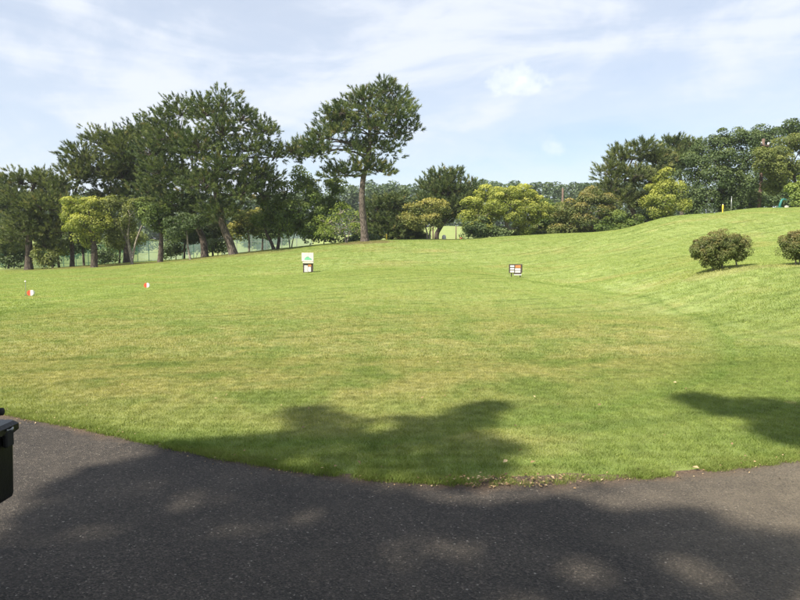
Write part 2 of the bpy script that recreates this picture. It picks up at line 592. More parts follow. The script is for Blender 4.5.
# ------------------------------------------------------------------ terrain
# heights come from the photograph's slopes: (pixel u, pixel v, distance) where the grass surface is seen
ctrl = []
for x in (-14, -9, -5, -2, 0, 2, 5, 9, 14):
    for y in (-14, -7, 0, 3.5):
        ctrl.append((x, y, 0.0))
for x in (-7, -3.5, 0, 3.2):
    ctrl.append((x, 7.0, 0.02))
for u, v, d in [
    # tee
    (0, 352, 9.6), (200, 352, 9.6), (400, 353, 9.5), (600, 352, 9.6), (740, 352, 9.5),
    (0, 320, 13.6), (150, 322, 13.2), (300, 322, 13.2), (450, 322, 13.2), (600, 323, 13.0), (690, 322, 12.8),
    (31, 297, 20), (147, 288, 24), (300, 293, 20), (430, 292, 20), (560, 293, 20), (630, 297, 18.0),
    (230, 280, 27), (308, 273, 30), (400, 269, 29.5), (460, 272, 27.5), (515, 278.5, 25), (570, 286, 22.5),
    # swale behind the tee, then the slope up to the ridge
    (400, 268, 31.5), (515, 277, 27), (570, 283, 24.5), (640, 291, 19.8), (700, 312, 14.8),
    (340, 258, 35), (400, 256, 36), (480, 257, 36), (560, 256, 34), (620, 255, 31),
    (363, 241.5, 42), (410, 240, 44), (470, 239, 46), (520, 236, 46), (560, 234, 45), (600, 232.5, 44),
    (622, 231, 43), (645, 223, 41.5), (665, 217.5, 41), (690, 215.5, 42), (720, 213.5, 43), (760, 208, 44.5), (800, 208, 44), (840, 205, 44),
    (640, 262, 27), (700, 240, 32), (760, 236, 32), (800, 232, 32), (860, 225, 33),
    (650, 275, 22), (720, 268, 18.5), (795, 264, 18.5), (860, 260, 18.5),
    (740, 300, 14.5), (800, 300, 13.2), (870, 300, 12.5), (800, 345, 10.2), (870, 345, 9.6),
    # left, under the pines
    (0, 283, 30), (80, 280, 31), (150, 275, 32), (220, 268, 33), (270, 262, 36),
    (0, 271, 45), (60, 268, 45), (94, 265, 45), (132, 264, 44), (160, 262, 44), (205, 257.5, 43), (235, 254, 42), (276, 250, 43), (320, 246, 43),
    (-60, 273, 45), (-120, 276, 42),
    (0, 267, 60), (150, 264, 60), (250, 256, 58), (-100, 268, 60),
    # behind the ridge
    (363, 243, 52), (430, 243, 54), (510, 240, 56), (590, 236, 54), (650, 226, 52), (720, 218, 54), (800, 213, 54),
    (400, 241, 75), (450, 240, 75), (520, 240, 75), (600, 238, 75), (700, 226, 75), (820, 220, 75), (950, 215, 75),
    (0, 262, 85), (150, 259, 85), (250, 252, 85), (-120, 263, 85),
    (400, 231, 110), (450, 226, 110), (520, 232, 110), (620, 232, 110), (100, 256, 120), (250, 248, 120), (-120, 258, 120), (800, 222, 110),
    (450, 224, 160), (600, 226, 160), (200, 245, 160), (-50, 250, 160), (800, 220, 160)]:
    p = pt(u, v, d)
    ctrl.append((p.x, p.y, p.z))
ctrl = np.array(ctrl, float)
_S = 20.0


def _phi(r2):
    return np.where(r2 > 1e-12, 0.5 * r2 * np.log(np.maximum(r2, 1e-12)), 0.0)


def _fit():
    P = ctrl[:, :2] / _S
    n = len(P)
    d2 = ((P[:, None] - P[None]) ** 2).sum(-1)
    A = np.zeros((n + 3, n + 3))
    A[:n, :n] = _phi(d2) + np.eye(n) * 0.0015
    A[:n, n] = 1
    A[:n, n + 1:] = P
    A[n, :n] = 1
    A[n + 1:, :n] = P.T
    b = np.zeros(n + 3)
    b[:n] = ctrl[:, 2]
    return np.linalg.solve(A, b)


_W = _fit()


def ground_np(x, y):
    x = np.asarray(x, float)
    y = np.asarray(y, float)
    sh = x.shape
    q = np.stack([x.ravel(), y.ravel()], 1) / _S
    out = np.zeros(len(q))
    P = ctrl[:, :2] / _S
    n = len(P)
    for i in range(0, len(q), 20000):
        c = q[i:i + 20000]
        d2 = ((c[:, None] - P[None]) ** 2).sum(-1)
        out[i:i + 20000] = _phi(d2) @ _W[:n] + _W[n] + c @ _W[n + 1:]
    r = np.sqrt((x.ravel()) ** 2 + (y.ravel() - 40) ** 2)
    t = np.clip((r - 75) / 70, 0, 1)
    t = t * t * (3 - 2 * t)
    farz = np.where(y.ravel() > 60, 3.5, 0.5)
    farz = 2.0 + 2.5 * np.tanh((y.ravel() - 60) / 60)
    out = np.clip(out, -4, 9)
    # path corridor stays flat
    f = np.clip((6.0 - y.ravel()) / 2.5, 0, 1) * np.clip((18 - np.abs(x.ravel())) / 6, 0, 1)
    out = out * (1 - f)
    return (out * (1 - t) + farz * t).reshape(sh)


def gz(x, y):
    return float(ground_np(np.array([x]), np.array([y]))[0])


def on_ground(u, v, d):
    """ground point in the column of pixel u at distance d"""
    p = pt(u, v, d)
    return Vector((p.x, p.y, gz(p.x, p.y)))


def axis(lo, hi, fine, n_out, reach):
    a = np.arange(lo, hi + 1e-6, fine)
    k = np.linspace(0, 1, n_out + 1)[1:] ** 2.2
    return np.concatenate([lo - (k * reach)[::-1], a, hi + k * reach])


gx = axis(-42, 42, 0.6, 34, 800)
gy = np.concatenate([-(np.linspace(0, 1, 15)[1:] ** 2.2 * 300)[::-1] - 10, np.arange(-10, 62, 0.5), 62 + np.linspace(0, 1, 50) ** 2.4 * 1000])
GX, GY = np.meshgrid(gx, gy)
GZ = ground_np(GX, GY)
# small unevenness away from the path


def uneven_np(x, y):
    x = np.asarray(x, float)
    y = np.asarray(y, float)
    u = np.array([mnoise.noise(Vector((a * 0.33, b * 0.33, 1.0))) for a, b in zip(x.ravel(), y.ravel())]).reshape(x.shape)
    return ground_np(x, y) + u * 0.035 * np.clip((y - 8) / 8, 0, 1)


GZ = uneven_np(GX, GY)
nx, ny = len(gx), len(gy)
idx = np.arange(nx * ny).reshape(ny, nx)
gf = np.stack([idx[:-1, :-1], idx[:-1, 1:], idx[1:, 1:], idx[1:, :-1]], -1).reshape(-1, 4)
ground = link_mesh("ground", np_mesh("ground", np.stack([GX, GY, GZ], -1).reshape(-1, 3), gf, smooth=True), M['ground'])
tag(ground, kind="structure")

# ------------------------------------------------------------------ path
edge_px = [(0, 416), (100, 433), (200, 456), (300, 473), (400, 483.5), (480, 487), (560, 484.5), (640, 479), (720, 471), (800, 461)]
edge = []
for u, v in edge_px:
    b = (300 - v) / FPX
    t = CAM_Z / (sp_ - b * cp)
    edge.append(((u - 400) / FPX * t, t * (cp + b * sp_)))
edge = [(-14.5, 11.6), (-9.5, 9.0), (-6.2, 7.25)] + edge + [(4.6, 5.15), (7.5, 6.3), (11, 8.2), (15, 11.0)]
ex = np.array([e[0] for e in edge])
ey = np.array([e[1] for e in edge])


def edge_y(x):
    """lawn edge of the path"""
    x = np.asarray(x, float)
    k = np.array([-0.5, -0.25, 0, 0.25, 0.5])
    return np.mean([np.interp(x + q, ex, ey) for q in k], 0)


def make_path():
    xs = np.arange(-14, 14.01, 0.06)
    rows = [-1, -0.5, 0, 0.03, 0.08, 0.16, 0.3, 0.6, 1.2, 2.2, 3.4, 4.6, 5.2]
    V, E = [], []
    for x in xs:
        jag = 0.035 * mnoise.noise(Vector((x * 3.1, 0, 0))) + 0.02 * mnoise.noise(Vector((x * 11, 3, 0)))
        y0 = float(edge_y(x)) + jag
        wsoil = 0.035 + 0.03 * max(0, mnoise.noise(Vector((x * 2.3, 9, 0)))) + 0.10 * math.exp(-((x - 0.95) / 0.55) ** 2)
        for r in rows:
            r = r * wsoil if r < 0 else r
            y = y0 - r
            V.append((x, y, float(0)))
            E.append(max(0.0, 1 - r / 0.32) * (0.35 + 0.65 * max(0, min(1, 0.5 + 1.6 * mnoise.noise(Vector((x * 0.9, 7, 0)))))) if r > 0 else 1.0)
    V = np.array(V)
    V[:, 2] = ground_np(V[:, 0], V[:, 1]) + 0.008 + 0.012 * np.clip(np.abs(V[:, 0]) / 10, 0, 1)
    n = len(rows)
    f = []
    for i in range(len(xs) - 1):
        for j in range(n - 1):
            a = i * n + j
            f.append((a, a + 1, a + n + 1, a + n))
    me = np_mesh("path", V, f, smooth=True)
    at = me.attributes.new("edge", 'FLOAT', 'POINT')
    at.data.foreach_set("value", np.array(E, np.float32))
    me.flip_normals() if me.polygons[0].normal.z < 0 else None
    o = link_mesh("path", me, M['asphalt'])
    tag(o, kind="structure")


make_path()

# ------------------------------------------------------------------ grass (uncountable: one object)
def blade_clump(name, n, rad, hmin, hmax, w, seed):
    g = np.random.default_rng(seed)
    k = int(math.sqrt(n))
    n = k * k
    ii, jj = np.meshgrid(np.arange(k), np.arange(k))
    cx = ((ii.ravel() + g.uniform(0, 1, n)) / k - 0.5) * 2 * rad
    cy = ((jj.ravel() + g.uniform(0, 1, n)) / k - 0.5) * 2 * rad
    c = np.stack([cx, cy, np.full(n, -0.004)], 1)
    th = g.uniform(0, 2 * np.pi, n)
    h = g.uniform(hmin, hmax, n)
    lean = g.normal(0, 0.55, (n, 2)) * h[:, None]
    side = np.stack([np.cos(th), np.sin(th), np.zeros(n)], 1) * (w * g.uniform(0.7, 1.3, n))[:, None]
    mid = c + np.concatenate([lean * 0.35, (h * 0.6)[:, None]], 1)
    tip = c + np.concatenate([lean, h[:, None]], 1)
    V = np.stack([c - side, c + side, mid + side * 0.8, tip, mid - side * 0.8], 1).reshape(-1, 3)
    b = np.arange(n)[:, None] * 5
    F = np.concatenate([b + np.array([[0, 1, 2]]), b + np.array([[0, 2, 4]]), b + np.array([[4, 2, 3]])], 0)
    t = np.clip(g.beta(1.6, 2.6, n), 0, 1)
    cols = np.repeat(np.stack([t, t * 0, t * 0], 1), 5, 0)
    me = np_mesh(name, V, F, cols)
    me.materials.append(M['blade'])
    return bpy.data.objects.new(name, me)     # not linked: only the source for the turf's instances


def make_grass(name, clumps, pts, scl, label):
    n = len(pts)
    me = bpy.data.meshes.new(name)
    me.vertices.add(n)
    me.vertices.foreach_set("co", np.asarray(pts, np.float32).ravel())
    a = me.attributes.new("gscale", 'FLOAT', 'POINT')
    a.data.foreach_set("value", np.asarray(scl, np.float32))
    pts = np.asarray(pts, float)
    e = 0.4
    dzx = (ground_np(pts[:, 0] + e, pts[:, 1]) - ground_np(pts[:, 0] - e, pts[:, 1])) / (2 * e)
    dzy = (ground_np(pts[:, 0], pts[:, 1] + e) - ground_np(pts[:, 0], pts[:, 1] - e)) / (2 * e)
    up = Vector((0, 0, 1))
    spin = rng.uniform(0, 6.283, n)
    eul = np.array([(up.rotation_difference(Vector((-a_, -b_, 1))) @ Quaternion(up, c_)).to_euler()[:] for a_, b_, c_ in zip(dzx, dzy, spin)], np.float32)
    a = me.attributes.new("grot", 'FLOAT_VECTOR', 'POINT')
    a.data.foreach_set("vector", eul.ravel())
    a = me.attributes.new("gpick", 'INT', 'POINT')
    a.data.foreach_set("value", rng.integers(0, len(clumps), n).astype(np.int32))
    o = link_mesh(name, me, M['blade'])
    ng = bpy.data.node_groups.new(name, 'GeometryNodeTree')
    ng.interface.new_socket("Geometry", in_out='INPUT', socket_type='NodeSocketGeometry')
    ng.interface.new_socket("Geometry", in_out='OUTPUT', socket_type='NodeSocketGeometry')
    gi = ng.nodes.new("NodeGroupInput")
    go = ng.nodes.new("NodeGroupOutput")
    gtoi = ng.nodes.new("GeometryNodeGeometryToInstance")
    for c in reversed(clumps):
        oi = ng.nodes.new("GeometryNodeObjectInfo")
        oi.inputs["Object"].default_value = c
        ng.links.new(oi.outputs["Geometry"], gtoi.inputs[0])
    iop = ng.nodes.new("GeometryNodeInstanceOnPoints")
    ng.links.new(gi.outputs[0], iop.inputs["Points"])
    ng.links.new(gtoi.outputs[0], iop.inputs["Instance"])
    iop.inputs["Pick Instance"].default_value = True

    def attr(nm, dt):
        q = ng.nodes.new("GeometryNodeInputNamedAttribute")
        q.data_type = dt
        q.inputs["Name"].default_value = nm
        return q.outputs[0]
    ng.links.new(attr("gpick", 'INT'), iop.inputs["Instance Index"])
    ng.links.new(attr("grot", 'FLOAT_VECTOR'), iop.inputs["Rotation"])
    ng.links.new(attr("gscale", 'FLOAT'), iop.inputs["Scale"])
    ng.links.new(iop.outputs[0], go.inputs[0])
    md = o.modifiers.new("turf", 'NODES')
    md.node_group = ng
    tag(o, label, "grass", kind="stuff")
    return o


def scatter(y0, y1, step):
    """jittered grid of turf tiles on the lawn inside the view wedge plus a margin"""
    w = 0.62 * y1 + 4.5
    xx, yy = np.meshgrid(np.arange(-w, w, step), np.arange(y0, y1, step))
    x = xx.ravel() + rng.uniform(-0.12, 0.12, xx.size) * step
    y = yy.ravel() + rng.uniform(-0.12, 0.12, xx.size) * step
    k = (np.abs(x) < 0.62 * np.abs(y) + 4.0) & (y > edge_y(x) + 0.11 + 0.10 * np.exp(-((x - 0.95) / 0.5) ** 2))
    return x[k], y[k]


near_c = [blade_clump("near_turf_tile", 400, 0.115, 0.010, 0.026, 0.0017, s) for s in (1, 2, 3, 4)]
mid_c = [blade_clump("mid_turf_tile", 400, 0.22, 0.012, 0.032, 0.0034, s) for s in (5, 6, 7)]
far_c = [blade_clump("far_turf_tile", 484, 0.50, 0.02, 0.055, 0.0075, s) for s in (11, 12, 13)]
edge_c = [blade_clump("edge_turf_clump", 60, 0.06, 0.025, 0.06, 0.0022, s) for s in (21, 22, 23)]
x, y = scatter(3.5, 9.0, 0.20)
z = ground_np(x, y)
s = 1.0 + 0.2 * rng.random(len(x)) + 0.12 * np.clip(1.1 - (y - edge_y(x)) / 0.9, 0, 1)
make_grass("lawn_grass", near_c, np.stack([x, y, z], 1), s, "short mown lawn grass beside the asphalt path")
x, y = scatter(9.0, 31.0, 0.38)
tee = (np.abs((x + 1.3) / 8.2) ** 2.0 + np.abs((y - 17) / 12.5) ** 2.0) < 1
keep = tee | (y < 12)
x, y = x[keep], y[keep]
z = uneven_np(x, y)
make_grass("tee_grass", mid_c, np.stack([x, y, z], 1), rng.uniform(0.95, 1.2, len(x)), "short worn grass across the middle of the tee")
x, y = scatter(12.0, 48.0, 0.60)
tee = (np.abs((x + 1.3) / 8) ** 2.0 + np.abs((y - 17) / 12.2) ** 2.0) < 1
keep = ~tee
x, y = x[keep], y[keep]
z = uneven_np(x, y)
make_grass("slope_grass", far_c, np.stack([x, y, z], 1), rng.uniform(0.62, 0.88, len(x)), "light green longer grass covering the slopes beyond the tee")
x = rng.uniform(-8, 8, 4200)
y = edge_y(x) + np.abs(rng.normal(0, 0.085, 4200)) - 0.025
kk = np.array([mnoise.noise(Vector((a * 1.3, 5, 0))) for a in x]) > -0.28
bare = (x > 0.4) & (x < 1.55)
kk &= ~(bare & (rng.random(len(x)) < 0.85))
x, y = x[kk], y[kk]
make_grass("verge_grass", edge_c, np.stack([x, y, ground_np(x, y) + 0.006], 1), rng.uniform(0.4, 0.8, len(x)), "ragged longer grass hanging over the asphalt edge")

# ------------------------------------------------------------------ trees
def unit(v):
    return v / np.maximum(np.linalg.norm(v, axis=-1, keepdims=True), 1e-9)


def fib_dirs(n, g):
    d = g.normal(0, 1, (n, 3))
    return unit(d)


def needles(pos, ax, length, nl, K, w, g):
    """bottle-brush shoots: pos (n,3) base, ax (n,3) unit axis"""
    n = len(pos)
    t = g.uniform(0.0, 1.0, (n, K))
    phi = g.uniform(0, 2 * np.pi, (n, K))
    al = g.uniform(0.45, 1.15, (n, K)) * (1.1 - 0.6 * t)
    ref = np.where(np.abs(ax[:, 2:3]) > 0.9, np.array([[1.0, 0, 0]]), np.array([[0, 0, 1.0]]))
    e1 = unit(np.cross(ax, ref))
    e2 = np.cross(ax, e1)
    rad = e1[:, None] * np.cos(phi)[..., None] + e2[:, None] * np.sin(phi)[..., None]
    dirv = ax[:, None] * np.cos(al)[..., None] + rad * np.sin(al)[..., None]
    base = pos[:, None] + ax[:, None] * (t * length[:, None])[..., None]
    ll = nl * g.uniform(0.7, 1.25, (n, K))
    tip = base + dirv * ll[..., None]
    side = unit(np.cross(dirv, g.normal(0, 1, (n, K, 3)))) * w
    V = np.stack([base - side, base + side, tip], 2).reshape(-1, 3)
    return V


def leaves(pos, nrm, size, g):
    """folded leaf quads: pos (n,3), nrm (n,3), size (n,)"""
    n = len(pos)
    nrm = unit(nrm)
    u = unit(np.cross(nrm, g.normal(0, 1, (n, 3))))
    v = np.cross(nrm, u)
    s = size[:, None]
    a = pos - u * s * 0.55
    b = pos + v * s * 0.36 + nrm * s * 0.10
    c = pos + u * s * 0.55 - nrm * s * 0.08
    d = pos - v * s * 0.36 + nrm * s * 0.10
    return np.stack([a, b, c, d], 1).reshape(-1, 3)


def lobes_world(lobes, d):
    """(u, v, ru, rv, depth offset[, depth radius factor]) in pixels -> world centres and radii"""
    out = []
    for l in lobes:
        u, v, ru, rv = l[:4]
        dd = l[4] if len(l) > 4 else 0.0
        df = l[5] if len(l) > 5 else 1.0
        c = pt(u, v, d + dd)
        k = (d + dd) / FPX
        out.append((np.array(c), np.array([ru * k, max(ru, rv) * 0.95 * k * df, rv * k])))
    return out


def smooth_path(pts, sub=4):
    pts = [Vector(p) for p in pts]
    if len(pts) < 3:
        return [pts[0].lerp(pts[-1], i / sub) for i in range(sub + 1)]
    out = []
    for i in range(len(pts) - 1):
        p0 = pts[max(i - 1, 0)]
        p1, p2 = pts[i], pts[i + 1]
        p3 = pts[min(i + 2, len(pts) - 1)]
        for k in range(sub):
            t = k / sub
            out.append(0.5 * ((2 * p1) + (p2 - p0) * t + (2 * p0 - 5 * p1 + 4 * p2 - p3) * t * t + (3 * p1 - p0 - 3 * p2 + p3) * t ** 3))
    out.append(pts[-1])
    return out


def make_trunk(mb, path, r0, r1, sides=9, flare=1.5):
    pp = smooth_path(path, 5)
    n = len(pp)
    rad = []
    for i in range(n):
        t = i / (n - 1)
        r = r0 + (r1 - r0) * t
        if t < 0.12:
            r *= 1 + (flare - 1) * (1 - t / 0.12) ** 2
        rad.append(r)
    mb.tube(pp, rad, sides, True, 0.05)
    return pp, rad


def limb(mb, trunk_pts, trunk_rad, target, rmul=0.55, low=0.35, sides=6, up=0.25):
    """a limb from the trunk to a crown lobe"""
    n = len(trunk_pts)
    best, bi = None, max(1, int(n * low))
    for i in range(int(n * low), n):
        p = trunk_pts[i]
        if p.z > target.z + 0.3:
            continue
        dist = (target - p).length + 0.6 * max(0, target.z - p.z)
        if best is None or dist < best:
            best, bi = dist, i
    s = trunk_pts[bi]
    best = (target - s).length
    r = max(0.03, trunk_rad[bi] * rmul)
    m = s.lerp(target, 0.5)
    m.z += (target - s).length * up * random.uniform(-0.1, 0.8)
    m.x += random.uniform(-0.12, 0.12) * best
    pp = smooth_path([s, m, target], 5)
    k = len(pp)
    mb.tube(pp, [r * (1 - 0.75 * i / (k - 1)) for i in range(k)], sides, True, 0.04)


def twigs(mb, c, targets, r=0.035):
    for t in targets:
        c_ = Vector(c)
        t_ = Vector(t)
        m = c_.lerp(t_, 0.55) + Vector((random.uniform(-.1, .1), random.uniform(-.1, .1), random.uniform(-.05, .12)))
        mb.tube([c_, m, t_], [r, r * 0.7, r * 0.3], 4, False)


def pine_tree(label, base, d, trunk, r0, lobes, mat='pine', bark='bark', dens=1.0, group=None, seed=1, lean=(0.0, 0.0, 0.55), K=26, tip=0.04, name="pine_tree", shoot=0.30):
    g = np.random.default_rng(seed)
    random.seed(seed)
    b = on_ground(base[0], base[1], d)
    root = empty(name, b)
    tag(root, label, "tree", group)
    tp = [b - Vector((0, 0, 0.25))] + [pt(u, v, d + (q[0] if q else 0)) for u, v, *q in trunk]
    mb = MB()
    pp, rad = make_trunk(mb, tp, r0, r0 * 0.28)
    LW = lobes_world(lobes, d)
    P, A, T, G = [], [], [], []
    for (c, r) in LW:
        limb(mb, pp, rad, Vector(c) - Vector((0, 0, r[2] * 0.35)), 0.55)
        area = 4 * math.pi * ((r[0] * r[1]) ** 1.6 / 3 + (r[0] * r[2]) ** 1.6 / 3 + (r[1] * r[2]) ** 1.6 / 3) ** (1 / 1.6)
        nb = max(12, int(area * 3.7 * dens))
        dirs = fib_dirs(nb, g)
        keep = (dirs[:, 2] > -0.45) | (g.random(nb) < 0.35)
        dirs = dirs[keep]
        rr = g.uniform(0.40, 1.02, len(dirs)) ** 0.7
        cen = c + dirs * rr[:, None] * r
        cen[:, 2] += g.normal(0, 0.12, len(cen))
        sel = cen[g.random(len(cen)) < 0.6]
        twigs(mb, c - np.array([0, 0, r[2] * 0.3]), sel[:26])
        shade = g.uniform(0.15, 0.75, len(cen))
        for q in range(len(cen)):
            m = int(g.integers(5, 9))
            off = np.clip(g.normal(0, 1, (m, 3)), -1.4, 1.4) * np.array([0.36, 0.36, 0.20])
            P.append(cen[q] + off)
            ax = unit(dirs[q] * np.array([0.75, 0.75, 0.45]) + unit(off) * 0.45 + np.array(lean) + g.normal(0, 0.22, (m, 3)))
            A.append(ax)
            T.append(np.clip(shade[q] + g.normal(0, 0.16, m), 0, 1))
            G.append((g.random(m) < tip) * g.uniform(0.3, 0.9, m))
    P = np.concatenate(P)
    A = np.concatenate(A)
    T = np.concatenate(T)
    G = np.concatenate(G)
    sc = d / 45.0
    V = needles(P, A, shoot * sc * g.uniform(0.7, 1.3, len(P)), 0.235 * sc * g.uniform(0.8, 1.25), K, 0.022 * sc, g)
    V -= np.array(b)
    cols = np.repeat(np.stack([T, G, T * 0], 1), K * 3, 0)
    F = np.arange(len(V)).reshape(-1, 3)
    mb.v = [(x - b.x, y - b.y, z - b.z) for x, y, z in mb.v]
    mb.build("trunk", M[bark], root, True)
    link_mesh("crown", np_mesh("crown", V, F, cols), M[mat], root)
    return root


def crown_leaves(LW, g, dens=1.0, leaf=0.17, sub=0.52, per=95, tipf=0.3, flat=0.75, fill=0.25):
    P, Nn, T, G = [], [], [], []
    centres = []
    for (c, r) in LW:
        area = 4 * math.pi * ((r[0] * r[1]) ** 1.6 / 3 + (r[0] * r[2]) ** 1.6 / 3 + (r[1] * r[2]) ** 1.6 / 3) ** (1 / 1.6)
        ns = max(7, int(area * 0.85 * dens / (sub / 0.52) ** 2))
        dirs = fib_dirs(ns, g)
        cen = c + dirs * r * g.uniform(0.62, 1.0, ns)[:, None]
        centres.append(cen)
        for q in range(ns):
            m = int(per * g.uniform(0.65, 1.3))
            rs = sub * g.uniform(0.65, 1.25)
            dv = fib_dirs(m, g)
            dv = unit(dv + dirs[q] * 0.45 + np.array([0, 0, 0.30]))
            rad = rs * g.uniform(0.35, 1.0, m) ** 0.5
            off = dv * rad[:, None] * np.array([1.05, 1.05, flat])
            P.append(cen[q] + off)
            Nn.append(dv + np.array([0, 0, 0.55]) + g.normal(0, 0.55, (m, 3)))
            s0 = g.uniform(0.2, 0.7)
            T.append(np.clip(s0 + g.normal(0, 0.18, m), 0, 1))
            # new growth sits on the outer, upper shoots
            up = np.clip(dv[:, 2] * 0.8 + dirs[q][2] * 0.5, 0, 1.2)
            G.append(np.clip(tipf * up * g.uniform(0.2, 1.6, m), 0, 1))
        # sparse inner leaves
        mi = int(ns * per * fill)
        P.append(c + fib_dirs(mi, g) * r * (g.uniform(0.05, 0.75, mi) ** 0.6)[:, None])
        Nn.append(g.normal(0, 1, (mi, 3)) + np.array([0, 0, 0.5]))
        T.append(np.clip(g.normal(0.4, 0.2, mi), 0, 1))
        G.append(np.zeros(mi))
    P = np.concatenate(P)
    Nn = np.concatenate(Nn)
    T = np.concatenate(T)
    G = np.concatenate(G)
    V = leaves(P, Nn, leaf * 0.86 * g.uniform(0.6, 1.3, len(P)), g)
    cols = np.repeat(np.stack([T, G, T * 0], 1), 4, 0)
    return V, cols, centres


def leafy_tree(label, base, d, trunks, r0, lobes, mat='green', bark='bark_dark', dens=1.0, tipf=0.3, seed=1, group=None, leaf=0.17, sub=0.52, per=190, cat="tree", name="broadleaf_tree", flat=0.75, fill=0.25):
    g = np.random.default_rng(seed)
    random.seed(seed)
    b = on_ground(base[0], base[1], d)
    root = empty(name, b)
    tag(root, label, cat, group)
    sc = d / 45.0
    mb = MB()
    allp = []
    for tr in trunks:
        st = on_ground(tr[0][0], tr[0][1], d) - Vector((0, 0, 0.2))
        tp = [st] + [pt(u, v, d + (q[0] if q else 0)) for u, v, *q in tr[1:]]
        allp.append(make_trunk(mb, tp, r0, r0 * 0.35, 8, 1.35))
    LW = lobes_world(lobes, d)
    V, cols, cen = crown_leaves(LW, g, dens, leaf * sc, sub * sc, per, tipf, flat, fill)
    for i, (c, r) in enumerate(LW):
        pp, rad = min(allp, key=lambda q: min((p - Vector(c)).length for p in q[0]))
        tgt = Vector(c) - Vector((0, 0, r[2] * 0.2))
        limb(mb, pp, rad, tgt, 0.6, 0.3)
        twigs(mb, tgt, cen[i][:14], 0.035 * sc)
    V -= np.array(b)
    mb.v = [(x - b.x, y - b.y, z - b.z) for x, y, z in mb.v]
    mb.build("trunk" if cat == "tree" else "stem", M[bark], root, True)
    F = np.arange(len(V)).reshape(-1, 4)
    link_mesh("crown" if cat == "tree" else "foliage", np_mesh("crown", V, F, cols), M[mat], root)
    return root


# ---- pines, left belt
pine_tree("outermost dark pine of the belt, past the pine with the thick straight trunk", (-14, 272), 50, [(-14, 240), (-14, 205), (-12, 185)], 0.22,
          [(-18, 195, 20, 14, 0), (-5, 190, 12, 13, 1), (-22, 225, 20, 16, -1), (2, 222, 12, 18, 1.0), (-6, 245, 14, 8, 0)], 'pine', seed=3)
pine_tree("pine with a thick straight dark trunk and drooping layered boughs", (29, 271), 44, [(29, 240), (30, 215), (33, 190), (36, 178)], 0.26,
          [(22, 182, 14, 7, 0), (42, 182, 14, 10, 0.6), (60, 190, 14, 11, 0.4), (20, 203, 18, 11, -0.6), (45, 206, 22, 12, -0.8), (68, 212, 13, 14, 0), (28, 226, 22, 9, -0.5), (52, 230, 18, 11, -0.3), (16, 238, 12, 8, 0.5), (46, 245, 12, 7, 0.3)],
          'pine2', 'bark_dark', seed=5, lean=(-0.12, -0.1, 0.4), dens=1.25)
pine_tree("pine with twin slim trunks between the thick trunk and the pale tree", (72, 264), 46, [(72, 248), (70, 225), (76, 190), (88, 160)], 0.17,
          [(80, 155, 14, 9, 0), (100, 143, 14, 11, 0.6), (118, 150, 14, 14, 0), (72, 175, 16, 10, -0.5), (98, 170, 20, 12, 0.3), (125, 178, 15, 14, 0.8), (60, 200, 10, 8, 0.6), (110, 195, 16, 9, 1.0)],
          'pine2', seed=8, lean=(-0.18, -0.1, 0.45))
pine_tree("tall pine rising behind the olive multi-stem tree", (127, 263), 47, [(127, 240), (126, 205), (128, 170), (132, 145)], 0.28,
          [(122, 139, 13, 9, 0), (140, 133, 14, 11, 0.5), (152, 150, 15, 13, -0.4), (130, 162, 18, 12, -0.6), (112, 176, 12, 10, 0.2), (152, 178, 18, 13, 0.4), (135, 192, 18, 10, 0)],
          'pine', 'bark_dark', seed=12, lean=(-0.12, -0.1, 0.5))
pine_tree("broad dark pine with a fat trunk leaning towards the pale tree", (205, 257), 43.5, [(203, 240), (196, 222), (190, 195), (182, 160), (180, 130)], 0.25,
          [(160, 122, 14, 9, 0), (182, 112, 15, 12, 0.4), (172, 138, 20, 12, -0.6), (150, 152, 14, 11, 0), (190, 150, 20, 14, -0.7), (165, 172, 20, 12, -0.6), (150, 190, 15, 10, 0.2), (190, 182, 20, 13, -0.5), (172, 203, 20, 10, -0.3), (200, 208, 16, 10, 0.3)],
          'pine', 'bark_dark', seed=17, lean=(-0.1, -0.1, 0.5))
pine_tree("tallest pine of the belt, thick tilting trunk and wide crown", (234, 254), 42, [(230, 243), (223, 226), (217, 200), (216, 170), (222, 135), (224, 112)], 0.30,
          [(223, 103, 12, 11, 0), (205, 112, 15, 12, 0.3), (240, 118, 14, 10, 0.2), (262, 130, 15, 8, 0), (222, 132, 18, 13, -0.6), (200, 146, 18, 13, -0.7), (248, 148, 18, 11, -0.4), (275, 155, 13, 6, 0.3), (225, 166, 22, 14, -0.9), (205, 185, 20, 13, -0.8), (255, 172, 17, 10, 0), (240, 192, 20, 13, -0.7), (262, 196, 14, 10, 0.6), (222, 212, 20, 9, -0.4), (268, 178, 12, 7, 0.5)],
          'pine', 'bark', seed=23, lean=(0.06, -0.1, 0.5), dens=1.0)
